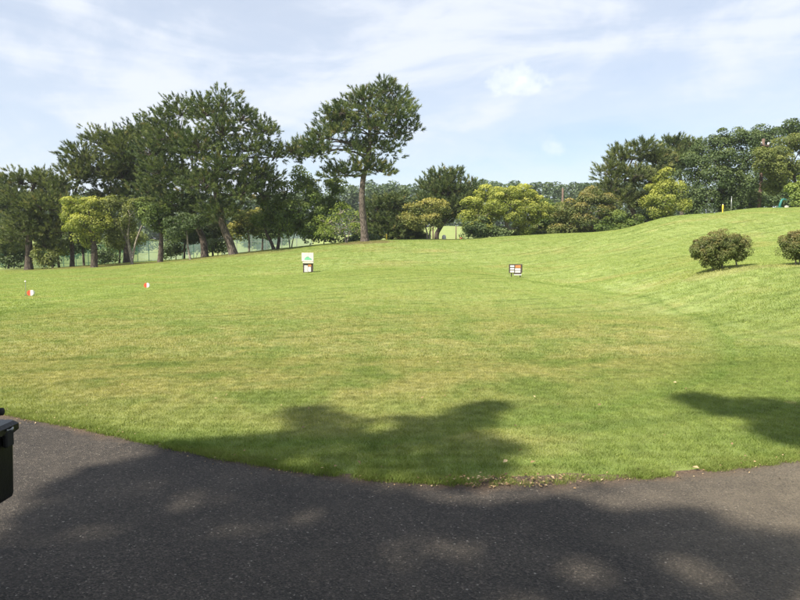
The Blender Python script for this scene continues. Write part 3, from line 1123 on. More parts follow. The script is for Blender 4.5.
# ---- the lone pine
pine_tree("lone tall pine with bare pale trunk and open asymmetric crown on the rise", (365, 242), 42, [(364, 228), (362, 205), (363, 180), (368, 160), (370, 140), (368, 115)], 0.27,
          [(292, 150, 8, 3.5, 0), (302, 148, 10, 4.5, 0.5), (314, 144, 11, 5, -0.4), (324, 138, 11, 5, 0.4), (333, 130, 10, 5, -0.5), (306, 155, 9, 3, 0.6), (321, 154, 9, 3.5, -0.3), (330, 120, 10, 5, 0.3), (342, 112, 11, 5, -0.5), (351, 104, 11, 5, 0.4), (364, 99, 11, 6, -0.3), (376, 94, 9, 5, 0.5), (386, 88, 8, 5, 0), (394, 96, 9, 6, 0.3), (400, 106, 9, 5, -0.3), (406, 118, 8, 4.5, 0), (409, 128, 7, 3.5, 0.4), (392, 114, 11, 5, -0.9), (380, 107, 11, 5, 0.9), (367, 113, 12, 5, -0.9), (352, 121, 11, 5, 0.8), (343, 132, 10, 4, -0.8), (397, 137, 9, 4, 0.3), (388, 127, 10, 5, 0.8), (375, 128, 10, 4.5, -0.9), (389, 149, 8, 3.5, 0), (373, 144, 9, 5, 0.5), (360, 154, 10, 5, -0.6), (370, 165, 10, 5, 0.4), (356, 168, 9, 5, -0.3), (342, 172, 8, 4, 0.3), (332, 175, 6, 3, 0.4), (382, 171, 8, 4, 0.2), (352, 146, 8, 4, 0.8)],
          'pine', 'bark', seed=31, lean=(0.0, -0.05, 0.55), dens=1.15, tip=0.07)
# ---- behind the ridge
pine_tree("low dense conifer with tiered boughs beside the lone pine", (392, 243), 50, [(391, 225), (390, 210), (390, 200)], 0.16,
          [(378, 208, 10, 7, 0), (398, 206, 11, 8, 0.4), (388, 200, 10, 6, 0), (380, 221, 13, 6, -0.5), (402, 222, 13, 7, 0), (390, 232, 18, 7, -0.5), (372, 232, 10, 7, 0), (408, 236, 12, 6, 0.3)],
          'pine', 'bark_dark', seed=37, lean=(0, 0, 0.25), dens=1.3, name="conifer_tree")
pine_tree("bushy pine with a bent leaning trunk behind the small golden tree", (437, 242), 53, [(437, 234), (442, 225), (448, 214), (448, 195), (446, 180)], 0.22,
          [(440, 178, 9, 9, 0), (452, 180, 9, 8, 0.3), (430, 188, 10, 8, 0), (446, 192, 13, 9, -0.6), (462, 193, 9, 9, 0.2), (432, 203, 13, 8, -0.4), (452, 207, 14, 9, -0.5), (466, 210, 9, 9, 0.4), (472, 192, 6, 9, 1.5), (440, 217, 12, 6, 0.3)],
          'pine', 'bark_dark', seed=41, dens=1.1, lean=(0, 0, 0.7))
pine_tree("airy forked pine standing behind the rust tinted tree", (635, 228), 50, [(634, 215), (628, 200), (625, 180), (632, 160)], 0.22,
          [(608, 172, 11, 8, 0), (622, 158, 12, 9, 0.3), (640, 150, 11, 7, 0), (655, 160, 12, 9, 0.3), (612, 188, 12, 8, -0.4), (632, 176, 14, 9, -0.6), (650, 180, 13, 10, 0), (622, 200, 13, 8, -0.3), (645, 203, 11, 7, 0.3)],
          'pine2', 'bark', seed=43, dens=0.95, lean=(0, 0, 0.6))
pine_tree("pine topping out above the yellow green tree on the knoll", (682, 222), 60, [(682, 200), (680, 175), (678, 155)], 0.24,
          [(664, 160, 9, 6, 0), (675, 147, 10, 7, 0), (690, 150, 10, 7, 0.4), (678, 162, 13, 8, -0.5), (668, 172, 12, 7, 0), (694, 164, 9, 7, 0.3)],
          'pine', 'bark', seed=47, lean=(0, 0, 0.6))

# ---- broadleaved trees
leafy_tree("pale yellow green tree with a lumpy sunlit side under the belt pines", (94, 265), 41.5, [[(94, 265), (94, 248), (91, 228), (88, 210)]], 0.23,
           [(78, 203, 13, 10, 0), (90, 212, 13, 13, 0.5), (78, 225, 12, 9, -0.2), (98, 225, 11, 13, 0.4), (86, 238, 10, 7, 0), (72, 213, 7, 8, 0.2), (100, 208, 10, 10, 1.0)], 'yellow', 'bark_dark', 1.1, 0.9, 51, leaf=0.13)
leafy_tree("olive green multi-stem tree with forking grey trunks under the pines", (132, 264), 43, [[(132, 264), (130, 248), (122, 232), (116, 220)], [(131, 264), (135, 245), (142, 225)], [(133, 263), (128, 240), (130, 215)]], 0.10,
           [(108, 212, 10, 10, 0), (122, 203, 12, 10, 0.5), (112, 228, 11, 9, 0), (130, 218, 12, 12, 0.4), (142, 207, 10, 10, 0.4), (104, 224, 7, 8, 0), (120, 240, 7, 6, 0)], 'olive', 'bark_pale', 1.0, 0.25, 53, leaf=0.13)
leafy_tree("mid green tree with one stout straight trunk beside the olive tree", (160, 262), 43, [[(160, 262), (161, 245), (161, 230), (158, 215)]], 0.20,
           [(150, 218, 10, 8, 0), (163, 210, 12, 8, 0.2), (172, 220, 11, 8, 0.3), (156, 227, 12, 6, 0), (146, 207, 8, 6, 0.4)], 'green', 'bark_dark', 1.0, 0.2, 55, leaf=0.15)
leafy_tree("slender young tree with a thin pale trunk in front of the dark pines", (191, 262), 41.5, [[(191, 262), (188, 248), (187, 235), (186, 225)]], 0.085,
           [(182, 224, 11, 7, 0), (196, 220, 11, 7, 0.2), (176, 232, 8, 5, 0)], 'deep', 'bark_pale', 1.0, 0.1, 57, leaf=0.14)
leafy_tree("glossy green tree with a V-shaped pair of dark trunks", (276, 251), 44, [[(275, 251), (271, 242), (266, 232), (264, 220)], [(277, 251), (279, 240), (280, 226), (290, 205)]], 0.14,
           [(300, 180, 13, 10, 0.5), (285, 195, 16, 12, 0), (312, 195, 15, 13, 0.3), (270, 210, 14, 11, -0.3), (296, 214, 18, 12, -0.6), (322, 214, 14, 13, 0.3), (262, 222, 11, 8, 0), (282, 228, 14, 7, -0.3), (310, 230, 13, 9, 0), (334, 190, 10, 10, 1.2), (332, 205, 10, 12, 1.0)], 'green', 'bark_dark', 1.0, 0.28, 59, leaf=0.16)
leafy_tree("thin sapling with a pale twin stem beside the V-shaped trunks", (290, 250), 45, [[(290, 250), (289, 240), (286, 228)], [(291, 250), (293, 240), (296, 230)]], 0.05,
           [(286, 222, 8, 6, 0), (297, 224, 8, 6, 0.2)], 'olive', 'bark_pale', 0.9, 0.2, 60, leaf=0.14)
leafy_tree("small tree with golden leaves showing beside the leaning pine trunk", (249, 252), 49, [[(249, 252), (249, 238), (247, 225)]], 0.10,
           [(243, 220, 9, 8, 0), (254, 216, 8, 7, 0.3), (240, 232, 7, 6, 0), (256, 228, 7, 7, 0)], 'gold', 'bark_pale', 1.0, 0.8, 61, leaf=0.15)
leafy_tree("small rounded lime tree with open twiggy crown beside the lone pine", (346, 245), 42.5, [[(346, 245), (345, 236), (343, 226)], [(346, 245), (349, 234), (352, 224)]], 0.055,
           [(340, 213, 14, 8, 0), (328, 222, 10, 9, 0), (352, 220, 11, 9, 0.2), (340, 228, 14, 9, -0.3), (356, 232, 7, 7, 0.2), (326, 234, 7, 6, 0)], 'lime', 'bark_pale', 0.75, 0.4, 63, leaf=0.12, per=60, fill=0.1)
leafy_tree("small round golden green tree in front of the bent pine", (427, 242), 49, [[(427, 242), (427, 233), (424, 222)], [(430, 242), (430, 232), (432, 222)]], 0.09,
           [(415, 214, 10, 9, 0), (427, 209, 11, 8, 0), (437, 210, 8, 7, 0.3), (421, 222, 12, 7, -0.3), (435, 221, 8, 6, 0), (410, 222, 7, 6, 0)], 'gold', 'bark_pale', 1.15, 0.75, 65, leaf=0.13)
leafy_tree("largest yellow green tree, wide domed crown of rounded lumps", (507, 240), 50, [[(507, 240), (507, 226), (503, 212), (492, 200)], [(508, 240), (507, 224), (514, 208)]], 0.19,
           [(505, 193, 15, 8, 0), (488, 196, 12, 8, 0.4), (522, 195, 13, 8, 0.3), (475, 205, 11, 8, 0), (537, 203, 10, 8, 0), (500, 204, 17, 9, -0.8), (524, 208, 14, 8, -0.7), (470, 216, 9, 9, 0), (486, 214, 13, 9, -0.6), (512, 216, 10, 7, -0.8), (534, 218, 12, 7, -0.4), (543, 211, 8, 7, 0.3), (480, 228, 13, 8, -0.3), (522, 229, 10, 6, -0.2)], 'yellow', 'bark_pale', 1.35, 0.85, 67, leaf=0.13, sub=0.46)
leafy_tree("dark green shrubby tree at the foot of the domed yellow tree", (484, 241), 49, [[(484, 241), (484, 234), (482, 226)]], 0.08,
           [(472, 232, 10, 7, 0), (486, 233, 11, 7, 0), (498, 234, 9, 6, 0.2), (479, 225, 8, 6, 0)], 'deep', 'bark_dark', 1.1, 0.1, 69, leaf=0.14)
leafy_tree("dark green tree filling the gap beside the rust tinted tree", (550, 238), 54, [[(550, 238), (550, 226), (550, 212)]], 0.14,
           [(548, 208, 10, 8, 0), (560, 214, 9, 8, 0.3), (545, 220, 11, 8, 0), (558, 227, 12, 8, -0.3), (538, 230, 9, 7, 0)], 'green', 'bark_dark', 1.0, 0.12, 71, leaf=0.16)
leafy_tree("rust tinted tree with a broad sloping crown of brownish shoots", (592, 235), 48, [[(592, 235), (592, 222), (590, 208)], [(594, 235), (598, 220), (604, 208)]], 0.13,
           [(596, 194, 10, 7, 0), (584, 200, 12, 8, 0), (604, 203, 12, 9, 0.2), (570, 208, 11, 8, 0), (590, 211, 14, 8, -0.6), (608, 214, 10, 7, 0), (566, 218, 10, 7, 0), (580, 222, 14, 7, -0.3), (563, 229, 10, 6, 0), (580, 231, 10, 5, 0)], 'rust', 'bark_pale', 1.15, 0.75, 73, leaf=0.14)
leafy_tree("low green bushy tree tucked under the airy forked pine", (616, 232), 47, [[(616, 232), (616, 226), (615, 220)]], 0.07,
           [(606, 224, 10, 6, 0), (620, 220, 11, 7, 0.2), (631, 223, 9, 7, 0), (614, 229, 12, 5, -0.2)], 'green', 'bark_dark', 1.1, 0.25, 75, leaf=0.14)
leafy_tree("yellow green tree with bright new shoots standing on the knoll edge", (668, 222), 48, [[(668, 222), (668, 210), (667, 195)]], 0.14,
           [(666, 178, 9, 8, 0), (657, 190, 10, 8, 0), (674, 189, 10, 9, 0.2), (664, 200, 13, 8, -0.5), (652, 203, 7, 6, 0), (678, 204, 9, 8, 0.2), (660, 213, 9, 6, 0)], 'yellow', 'bark_pale', 1.1, 0.7, 77, leaf=0.13)
leafy_tree("big dark green tree with spreading dense crown between the utility pole and the knoll edge", (722, 216), 51, [[(722, 216), (722, 198), (720, 175), (716, 155)]], 0.26,
           [(728, 138, 14, 8, 0), (712, 146, 14, 9, 0.3), (744, 140, 13, 8, 0.2), (698, 160, 14, 10, 0.2), (722, 158, 18, 11, -0.7), (746, 158, 14, 12, 0), (690, 178, 13, 10, 0.3), (712, 178, 17, 11, -0.8), (738, 180, 17, 12, -0.6), (700, 196, 16, 10, -0.3), (726, 200, 18, 9, -0.5), (748, 202, 11, 8, 0.2), (692, 208, 12, 7, 0)], 'deep', 'bark_dark', 1.4, 0.2, 79, leaf=0.14, sub=0.55)
leafy_tree("olive brown tree with layered boughs partly covering the utility pole", (792, 207), 49, [[(796, 207), (796, 190), (792, 165)]], 0.22,
           [(792, 142, 13, 8, 0), (776, 152, 13, 8, 0), (806, 146, 12, 9, 0.3), (786, 164, 16, 9, -0.6), (768, 166, 11, 9, -1.0), (764, 154, 6, 5, -1.0), (806, 168, 13, 10, 0), (780, 178, 13, 7, -0.4), (812, 188, 14, 10, 0.2), (770, 186, 9, 7, 1.0)], 'olive', 'bark_dark', 1.3, 0.22, 81, leaf=0.14, sub=0.50)
leafy_tree("bright green leafy tree low down beside the olive brown tree", (806, 207), 46, [[(806, 207), (806, 198), (804, 190)]], 0.10,
           [(798, 190, 8, 7, 0), (810, 186, 11, 9, 0.2), (803, 199, 10, 7, -0.2)], 'lime', 'bark_dark', 1.0, 0.15, 83, leaf=0.17)
leafy_tree("tall dark tree whose top shows behind the utility pole", (770, 212), 60, [[(770, 212), (770, 190), (768, 160), (768, 140)]], 0.26,
           [(770, 133, 11, 8, 0), (784, 130, 9, 7, 0.4), (756, 140, 10, 9, 0.2), (770, 150, 14, 10, -0.5), (760, 170, 14, 12, 0), (780, 175, 13, 12, 0.5), (766, 195, 16, 11, 0), (800, 132, 13, 9, 1)], 'deep', 'bark_dark', 1.35, 0.15, 85, leaf=0.15, sub=0.6)


leafy_tree("dark low tree filling the shade behind the utility pole foot", (750, 212), 58, [[(750, 212), (750, 204), (750, 196)]], 0.12,
           [(738, 200, 14, 9, 0), (756, 196, 14, 10, 0), (774, 198, 13, 9, 0), (792, 200, 13, 8, 0), (748, 186, 12, 9, 0.5), (782, 186, 12, 9, 0.5), (806, 196, 12, 9, 0.5)], 'deep', 'bark_dark', 0.9, 0.1, 87, leaf=0.17)


def shrub(label, lobes, base, d, mat, seed, group=None, tipf=0.2, leaf=0.15):
    leafy_tree(label, base, d, [[base, (base[0], base[1] - 4), (base[0] + 1, base[1] - 7)]], 0.05, lobes, mat, 'bark_dark', 1.1, tipf, seed, group, leaf, 0.45, 90, "shrub", "shrub")


# ---- undergrowth behind the ridge
shrub("dark evergreen shrub behind the lime tree", [(318, 237, 9, 7, 0), (332, 238, 10, 6, 0), (325, 230, 9, 6, 0.3)], (324, 246), 47, 'deep', 101)
shrub("dark low shrub directly behind the bare pine trunk", [(358, 236, 9, 7, 0), (372, 238, 10, 6, 0), (352, 240, 8, 5, 0.3)], (362, 244), 46, 'deep', 103)
shrub("low green shrub between the tiered conifer and the golden tree", [(412, 236, 8, 5, 0), (420, 238, 8, 4, 0), (398, 238, 9, 4, 0)], (412, 242), 51, 'green', 105)
shrub("low olive shrub under the domed yellow tree, towards the dark green gap tree", [(528, 233, 9, 5, 0), (540, 233, 9, 5, 0), (516, 235, 7, 4, 0)], (530, 238), 53, 'olive', 107)
shrub("low green shrub beneath the rust tinted tree", [(568, 231, 8, 4, 0), (582, 231, 8, 4, 0), (600, 230, 8, 4, 0)], (580, 235), 51, 'green', 109)
shrub("shady shrub at the foot of the airy forked pine", [(640, 218, 9, 7, 0), (652, 215, 8, 7, 0), (630, 222, 8, 6, 0)], (642, 226), 53, 'deep', 111)
shrub("small green shrub beneath the thick straight dark trunk", [(44, 262, 5, 4, 0), (50, 258, 5, 5, 0.2), (40, 256, 5, 6, 0)], (44, 268), 43, 'olive', 113)

shrub("dusky shrub at the net's foot behind the thick straight trunk", [(14, 258, 10, 7, 0), (26, 256, 9, 8, 0.3), (4, 259, 8, 6, 0)], (14, 268), 54, 'deep', 115)
shrub("dusky shrub at the net's foot behind the pale yellow green tree", [(100, 256, 9, 6, 0), (110, 254, 9, 7, 0.3)], (105, 264), 54, 'deep', 117)
shrub("dusky shrub between the stout trunk and the young tree", [(172, 251, 9, 6, 0), (180, 250, 8, 6, 0.3)], (176, 260), 53, 'deep', 119)
shrub("dusky shrub behind the foot of the tallest pine", [(214, 247, 9, 7, 0), (222, 246, 8, 7, 0.3)], (218, 256), 50, 'deep', 121)

for q, (hu, hl) in enumerate([(-6, "dusky bush beyond the green net, off the thick trunk's side"), (62, "dusky bush beyond the green net behind the twin slim trunks"), (124, "dusky bush beyond the net behind the olive multi-stem tree"), (196, "dusky bush beyond the pale net behind the young tree"), (262, "dusky bush beyond the practice net by the V-shaped trunks")]):
    shrub(hl, [(hu - 12, 247 - q * 2, 13, 8, 0), (hu + 4, 244 - q * 2, 14, 10, 0.6), (hu + 18, 248 - q * 2, 11, 7, 0), (hu, 253 - q * 2, 16, 6, 0)], (hu, 262), 71 + q * 0.5, 'deep', 140 + q)

# ---- thin trunks in shade behind the front row (understorey)
thin_spots = [(52, 266, 50, 6), (59, 265, 51, -4), (8, 268, 54, 5), (84, 263, 48, -3), (119, 263, 55, 3), (184, 258, 52, 2), (213, 256, 53, -2), (262, 252, 54, 2)]
thin_labels = ["slim dark understorey tree second from the thick straight trunk", "crooked slim tree next to the pale tree's shade", "slim tree leaning before the green net's end", "slim leaning stem just beside the pale yellow green tree", "slim shaded tree behind the olive multi-stem tree", "slim shaded tree behind the slender young tree", "slim shaded tree behind the leaning pine trunk", "slim shaded tree behind the golden leaved small tree"]
for i, (u, v, d, ln) in enumerate(thin_spots):
    leafy_tree(thin_labels[i], (u, v), d, [[(u, v), (u + ln * 0.4, v - 14), (u + ln, v - 30)]], 0.10,
               [(u + ln, v - 30, 13, 9, 0), (u + ln - 9, v - 23, 10, 7, 0.3), (u + ln + 10, v - 24, 10, 7, -0.2), (u + ln + 1, v - 19, 9, 5, 0.4)], 'deep' if i % 2 else 'olive', 'bark_dark', 0.8, 0.1, 120 + i, "slim trees in the shade of the pine belt", 0.15)

# ---- azaleas on the slope
def azalea(label, base, d, stems, lobes, seed):
    leafy_tree(label, base, d, stems, 0.028, lobes, 'azalea', 'bark_pale', 1.3, 0.34, seed, "clipped azaleas on the slope", 0.045 * 45 / d, 0.17 * 45 / d, 190, "shrub", "azalea_shrub", 0.85, 0.22)


azalea("whole round azalea with rusty tips and two pale stems", (720, 268), 18.5,
       [[(722, 269), (722, 262), (719, 254)], [(737, 268), (736, 261), (732, 254)], [(714, 268), (712, 260), (708, 254)]],
       [(720, 248, 25, 14, 0), (705, 247, 13, 11, 0), (722, 241, 17, 9, 0), (737, 248, 11, 10, 0), (714, 256, 13, 7, -0.1), (728, 256, 12, 6, -0.05), (700, 252, 9, 8, 0.1), (712, 263, 7, 5, -0.1)], 201)
azalea("azalea with a see-through twiggy underside, the one with three stems close together", (802, 265), 18.0,
       [[(797, 266), (795, 258), (790, 248)], [(803, 266), (806, 257), (810, 248)], [(800, 266), (800, 256), (800, 246)]],
       [(804, 246, 23, 13, 0), (790, 244, 11, 9, 0), (804, 238, 15, 9, 0), (820, 246, 12, 10, 0), (798, 250, 13, 7, -0.1), (812, 254, 12, 7, 0)], 203)

# ---- far wood that reads as one mass
def far_wood():
    g = np.random.default_rng(91)
    P, Nn, T = [], [], []
    trunks = MB()
    spots = []
    for u in np.arange(-480, 1240, 9.0):
        for row in range(2):
            spots.append((u + g.uniform(-4, 4), 150 + row * 12 + g.uniform(-4, 4), row))
    for u, d, row in spots:
        if 700 < u < 800 and row == 1:
            continue
        top = 183 - (3 if u > 480 else 0) + g.normal(0, 2.2) - row * 2
        if u < 330:
            top = 190 + g.normal(0, 3.5)
        p = pt(u, top, d)
        gzv = gz(p.x, p.y)
        h = p.z - gzv
        if g.random() < 0.65:
            trunks.tube([(p.x, p.y, gzv - 0.2), (p.x + 0.2, p.y, gzv + h * 0.8)], [0.2, 0.1], 5, False)
        nl = int(g.integers(7, 11))
        for q in range(nl):
            t = (q + 0.5) / nl
            rr = g.uniform(1.5, 2.4) * (1.15 - 0.5 * t)
            c = np.array([p.x + g.normal(0, 0.9 * (1.2 - t)), p.y + g.normal(0, 0.9), gzv + h * (0.03 + 0.89 * t)])
            m = 120
            dv = fib_dirs(m, g)
            P.append(c + dv * (rr * g.uniform(0.5, 1.0, m) ** 0.5)[:, None] * np.array([1.1, 1.1, 0.7]))
            Nn.append(dv + np.array([0, 0, 0.5]) + g.normal(0, 0.5, (m, 3)))
            T.append(np.clip(g.uniform(0.2, 0.8) + g.normal(0, 0.15, m), 0, 1))
    P = np.concatenate(P)
    V = leaves(P, np.concatenate(Nn), 0.55 * g.uniform(0.6, 1.3, len(P)), g)
    T = np.repeat(np.concatenate(T), 4)
    o = link_mesh("far_wood", np_mesh("far_wood", V, np.arange(len(V)).reshape(-1, 4), np.stack([T, T * 0, T * 0], 1)), M['farwood'])
    tag(o, "distant dark green wood along the skyline", "wood", kind="stuff")


far_wood()

def gp(u, v):
    b = (300 - v) / FPX
    t = CAM_Z / (sp_ - b * cp)
    return (u - 400) / FPX * t, t * (cp + b * sp_)


GAPS = [(205, 500, 33, 10), (325, 517, 22, 7), (322, 556, 23, 8), (455, 551, 28, 10), (590, 572, 27, 14), (690, 570, 22, 13), (470, 498, 62, 7), (625, 504, 35, 8), (560, 494, 39, 6), (410, 592, 20, 10), (100, 532, 27, 6), (240, 532, 22, 6), (385, 428, 17, 6), (300, 462, 14, 5), (425, 450, 11, 4), (730, 590, 19, 10), (520, 600, 20, 10)]


# ---- trees behind and beside the camera whose shade lies on the path and the lawn edge
def shade_tree(label, trunk_xy, spots, seed, h_trunk, r0=0.22, leaf=0.12, per=42):
    """spots: (x, y, r, h): crown lobe at height h whose shade falls at (x, y) on the ground"""
    g = np.random.default_rng(seed)
    random.seed(seed)
    b = Vector((trunk_xy[0], trunk_xy[1], gz(*trunk_xy)))
    root = empty("broadleaf_tree", b)
    tag(root, label, "tree")
    k = 1 / math.tan(SUN_EL)
    LW = []
    for x, y, r, h in spots:
        c = np.array([x + SUN_H.x * k * h, y + SUN_H.y * k * h, h])
        LW.append((c, np.array([r, r, r * 0.8])))
    mb = MB()
    pp, rad = make_trunk(mb, [b - Vector((0, 0, 0.2)), b + Vector((0.1, 0.05, h_trunk * 0.4)), b + Vector((0.3, 0.1, h_trunk * 0.75)), b + Vector((0.2, 0.2, h_trunk))], r0, r0 * 0.4)
    V, cols, cen = crown_leaves(LW, g, 1.0, leaf, 0.24, per, 0.2, 0.8, 0.15)
    for i, (c, r) in enumerate(LW):
        tgt = Vector(c)
        limb(mb, pp, rad, tgt, 0.5 if r[0] > 0.25 else 0.2, 0.3)
        twigs(mb, tgt, cen[i][:16], 0.014)
    # gaps in the crown through which the sun reaches the path
    q4 = V.reshape(-1, 4, 3)
    cq = q4.mean(1)
    gxp = cq[:, 0] - SUN_H.x * k * cq[:, 2]
    gyp = cq[:, 1] - SUN_H.y * k * cq[:, 2]
    keep = np.ones(len(cq), bool)
    wob = np.array([1.5 * mnoise.noise(Vector((a_ * 4.5, b_ * 4.5, 2.0))) for a_, b_ in zip(gxp, gyp)])
    for u, v, ru, rv in GAPS:
        xa, ya = gp(u, v)
        rx = ru / FPX * ya
        ry = abs(gp(u, v - rv)[1] - gp(u, v + rv)[1]) / 2
        keep &= ((gxp - xa) / rx) ** 2 + ((gyp - ya) / ry) ** 2 > 1 + wob
    V = q4[keep].reshape(-1, 3)
    cols = cols.reshape(-1, 4, 3)[keep].reshape(-1, 3)
    V -= np.array(b)
    mb.v = [(x - b.x, y - b.y, z - b.z) for x, y, z in mb.v]
    mb.build("trunk", M['bark_dark'], root, True)
    link_mesh("crown", np_mesh("crown", V, np.arange(len(V)).reshape(-1, 4), cols), M['green'], root)


SH = []
gs = np.random.default_rng(77)
# big soft masses (u, v, r), then sprays of small twigs round them
for u, v, r in [(60, 552, .30), (150, 535, .28), (120, 590, .40), (235, 560, .28), (300, 590, .32), (350, 545, .24), (420, 585, .26), (470, 540, .24), (530, 590, .22), (560, 530, .20), (270, 520, .2), (640, 545, .20), (760, 590, .26), (640, 600, .26),
                (270, 462, .34), (330, 455, .34), (385, 462, .36), (440, 462, .26), (230, 468, .24), (300, 438, .22)]:
    x, y = gp(u, v)
    SH.append((x, y, r, gs.uniform(12.0, 14.5)))
for u, v, r in [(95, 487, .12), (125, 474, .13), (165, 466, .13), (80, 512, .16), (190, 480, .16), (210, 498, .13), (170, 505, .16), (250, 492, .14), (310, 498, .13), (365, 505, .14), (400, 520, .16), (440, 505, .10), (500, 515, .16), (535, 505, .10), (590, 512, .12), (620, 520, .14), (675, 525, .12), (700, 545, .14), (735, 555, .15), (790, 565, .18), (690, 595, .16), (580, 555, .14), (200, 520, .2), (110, 520, .2),
                (325, 424, .14), (312, 414, .08), (345, 432, .16), (285, 445, .15), (250, 447, .14), (222, 448, .12), (195, 450, .10), (375, 440, .15), (410, 438, .15), (435, 432, .14), (455, 424, .12), (470, 415, .09), (485, 408, .07), (470, 440, .11), (485, 452, .09), (470, 468, .13), (400, 425, .07)]:
    x, y = gp(u, v)
    SH.append((x, y, r, gs.uniform(12.0, 15.0)))
for x, y, r, h in [(-1.5, 1.5, .9, 12.6), (0.2, 1.2, .9, 13.2), (1.6, 1.4, .8, 12.8), (-0.5, 0.2, 1.0, 14.6), (-2.8, 1.6, .8, 12.0)]:
    SH.append((x, y, r, h))
shade_tree("spreading green roadside tree that shades the asphalt path", (-9.2, -6.0), SH, 301, 12.0, 0.30)
# unseen trees added behind the camera to block skylight over the path
shade_tree("dense rounded tree added out of view behind the path to block skylight", (1.5, -6.0), [(5 + a, 0.2 + b, 1.5, 6.5 + c) for a, b, c in [(0, 0, 0), (1.8, .6, 1), (-1.6, -.6, .6), (.6, -1.8, 1.4), (2.6, -1.4, .2), (0.4, .4, 2.6), (-1.2, -2.2, 2)]], 305, 6.0, 0.24, 0.15)
shade_tree("broad low-branched tree added out of view, farthest along, to block skylight", (6.5, -5.0), [(10.5 + a, 1.0 + b, 1.5, 6.0 + c) for a, b, c in [(0, 0, 0), (1.8, .6, 1), (-1.6, -.6, .6), (.6, -1.8, 1.4), (2.6, -1.4, .2), (0.4, .4, 2.4)]], 307, 5.6, 0.24, 0.15)
S2 = []
for u, v, r, h in [(795, 425, .30, 15.6), (830, 425, .5, 15.8), (765, 415, .22, 15.3), (735, 409, .15, 15.2), (712, 405, .12, 15.4), (697, 400, .08, 15.0), (860, 440, .5, 15.5), (880, 420, .6, 16.2), (785, 437, .14, 15.5), (770, 405, .08, 15.1)]:
    x, y = gp(u, v)
    S2.append((x, y, r, h))
for x, y, r, h in [(5.2, 4.2, 1.0, 15.0), (6.4, 5.2, 1.0, 16.0), (5.6, 3.0, 1.0, 14.0), (7.0, 3.6, 1.0, 15.2)]:
    S2.append((x, y, r, h))
shade_tree("taller thin trunked tree behind the roadside shade tree", (-4.6, -6.6), S2, 303, 14.5, 0.26)

# ------------------------------------------------------------------ objects
M['white'] = plain_mat("white_paint", (0.70, 0.68, 0.64), 0.5, 0, 0.14, 30)
M['paper'] = plain_mat("printed_sheet", (0.58, 0.56, 0.55), 0.5, 0, 0.45, 34)
M['pinkish'] = plain_mat("faded_board", (0.64, 0.56, 0.54), 0.55, 0, 0.2, 16)
M['picture_green'] = plain_mat("picture_green", (0.16, 0.46, 0.27), 0.5, 0, 0.25, 18)
M['orange'] = plain_mat("orange_sheet", (0.55, 0.22, 0.08), 0.5, 0, 0.2, 20)
M['dark_wood'] = plain_mat("dark_board", (0.060, 0.045, 0.038), 0.6, 0, 0.25, 10)
M['red'] = plain_mat("red_paint", (0.72, 0.10, 0.045), 0.45, 0, 0.12, 12)
M['steel'] = plain_mat("galvanised_steel", (0.32, 0.33, 0.33), 0.45, 0.7, 0.15, 12)
M['green_steel'] = plain_mat("green_fence_steel", (0.05, 0.13, 0.10), 0.5, 0.1, 0.2, 5)
M['teal'] = plain_mat("teal_paint", (0.03, 0.16, 0.14), 0.45, 0.1, 0.2, 10)
M['yellow_paint'] = plain_mat("yellow_paint", (0.72, 0.52, 0.06), 0.5, 0, 0.15, 10)
M['black_plastic'] = plain_mat("black_plastic", (0.0065, 0.0065, 0.007), 0.38, 0, 0.3, 14, 0.15, 0.35)
M['black_rubber'] = plain_mat("black_rubber", (0.010, 0.010, 0.010), 0.75, 0, 0.2, 20)
M['net_green'] = net_mat("green_netting", (0.06, 0.16, 0.10), 0.55)
M['net_pale'] = net_mat("pale_netting", (0.34, 0.46, 0.45), 0.45)
M['cream'] = plain_mat("cream_ceramic", (0.55, 0.52, 0.45), 0.4, 0, 0.1, 10)


def course_sign():
    b = on_ground(308, 273, 30)
    t = empty("course_sign", b, 0.05)
    tag(t, "white tee sign with a green hill picture above a poster box", "sign")
    k = 30 / FPX
    for s in (-1, 1):
        MB().box((s * 0.205, 0.03, 0.42), (0.045, 0.045, 0.92), 0, 0.006).build("post", M['dark_wood'], t)
    bd = MB().box((-0.01, 0, 0.735), (0.545, 0.03, 0.39), 0, 0.006).build("board", M['pinkish'], t)
    pic = MB().prism([(-0.17, 0.60), (-0.15, 0.665), (-0.07, 0.745), (0.03, 0.765), (0.09, 0.70), (0.17, 0.655), (0.19, 0.60)], -0.0215, -0.0165).build("picture", M['picture_green'], bd)
    MB().box((-0.01, -0.02, 0.578), (0.52, 0.008, 0.03)).build("caption_strip", M['white'], bd)
    MB().box((0.02, -0.03, 0.485), (0.50, 0.13, 0.085), 0, 0.008).build("ledge", M['cream'], t)
    bx = MB().box((0.02, 0.01, 0.235), (0.44, 0.10, 0.40), 0, 0.008).build("poster_box", M['dark_wood'], t)
    MB().box((-0.085, -0.0445, 0.20), (0.16, 0.006, 0.31)).build("poster", M['paper'], bx)
    MB().box((0.085, -0.0445, 0.355), (0.145, 0.006, 0.11)).build("poster", M['orange'], bx)
    MB().box((0.075, -0.0445, 0.17), (0.13, 0.006, 0.22)).build("poster", M['white'], bx)


course_sign()


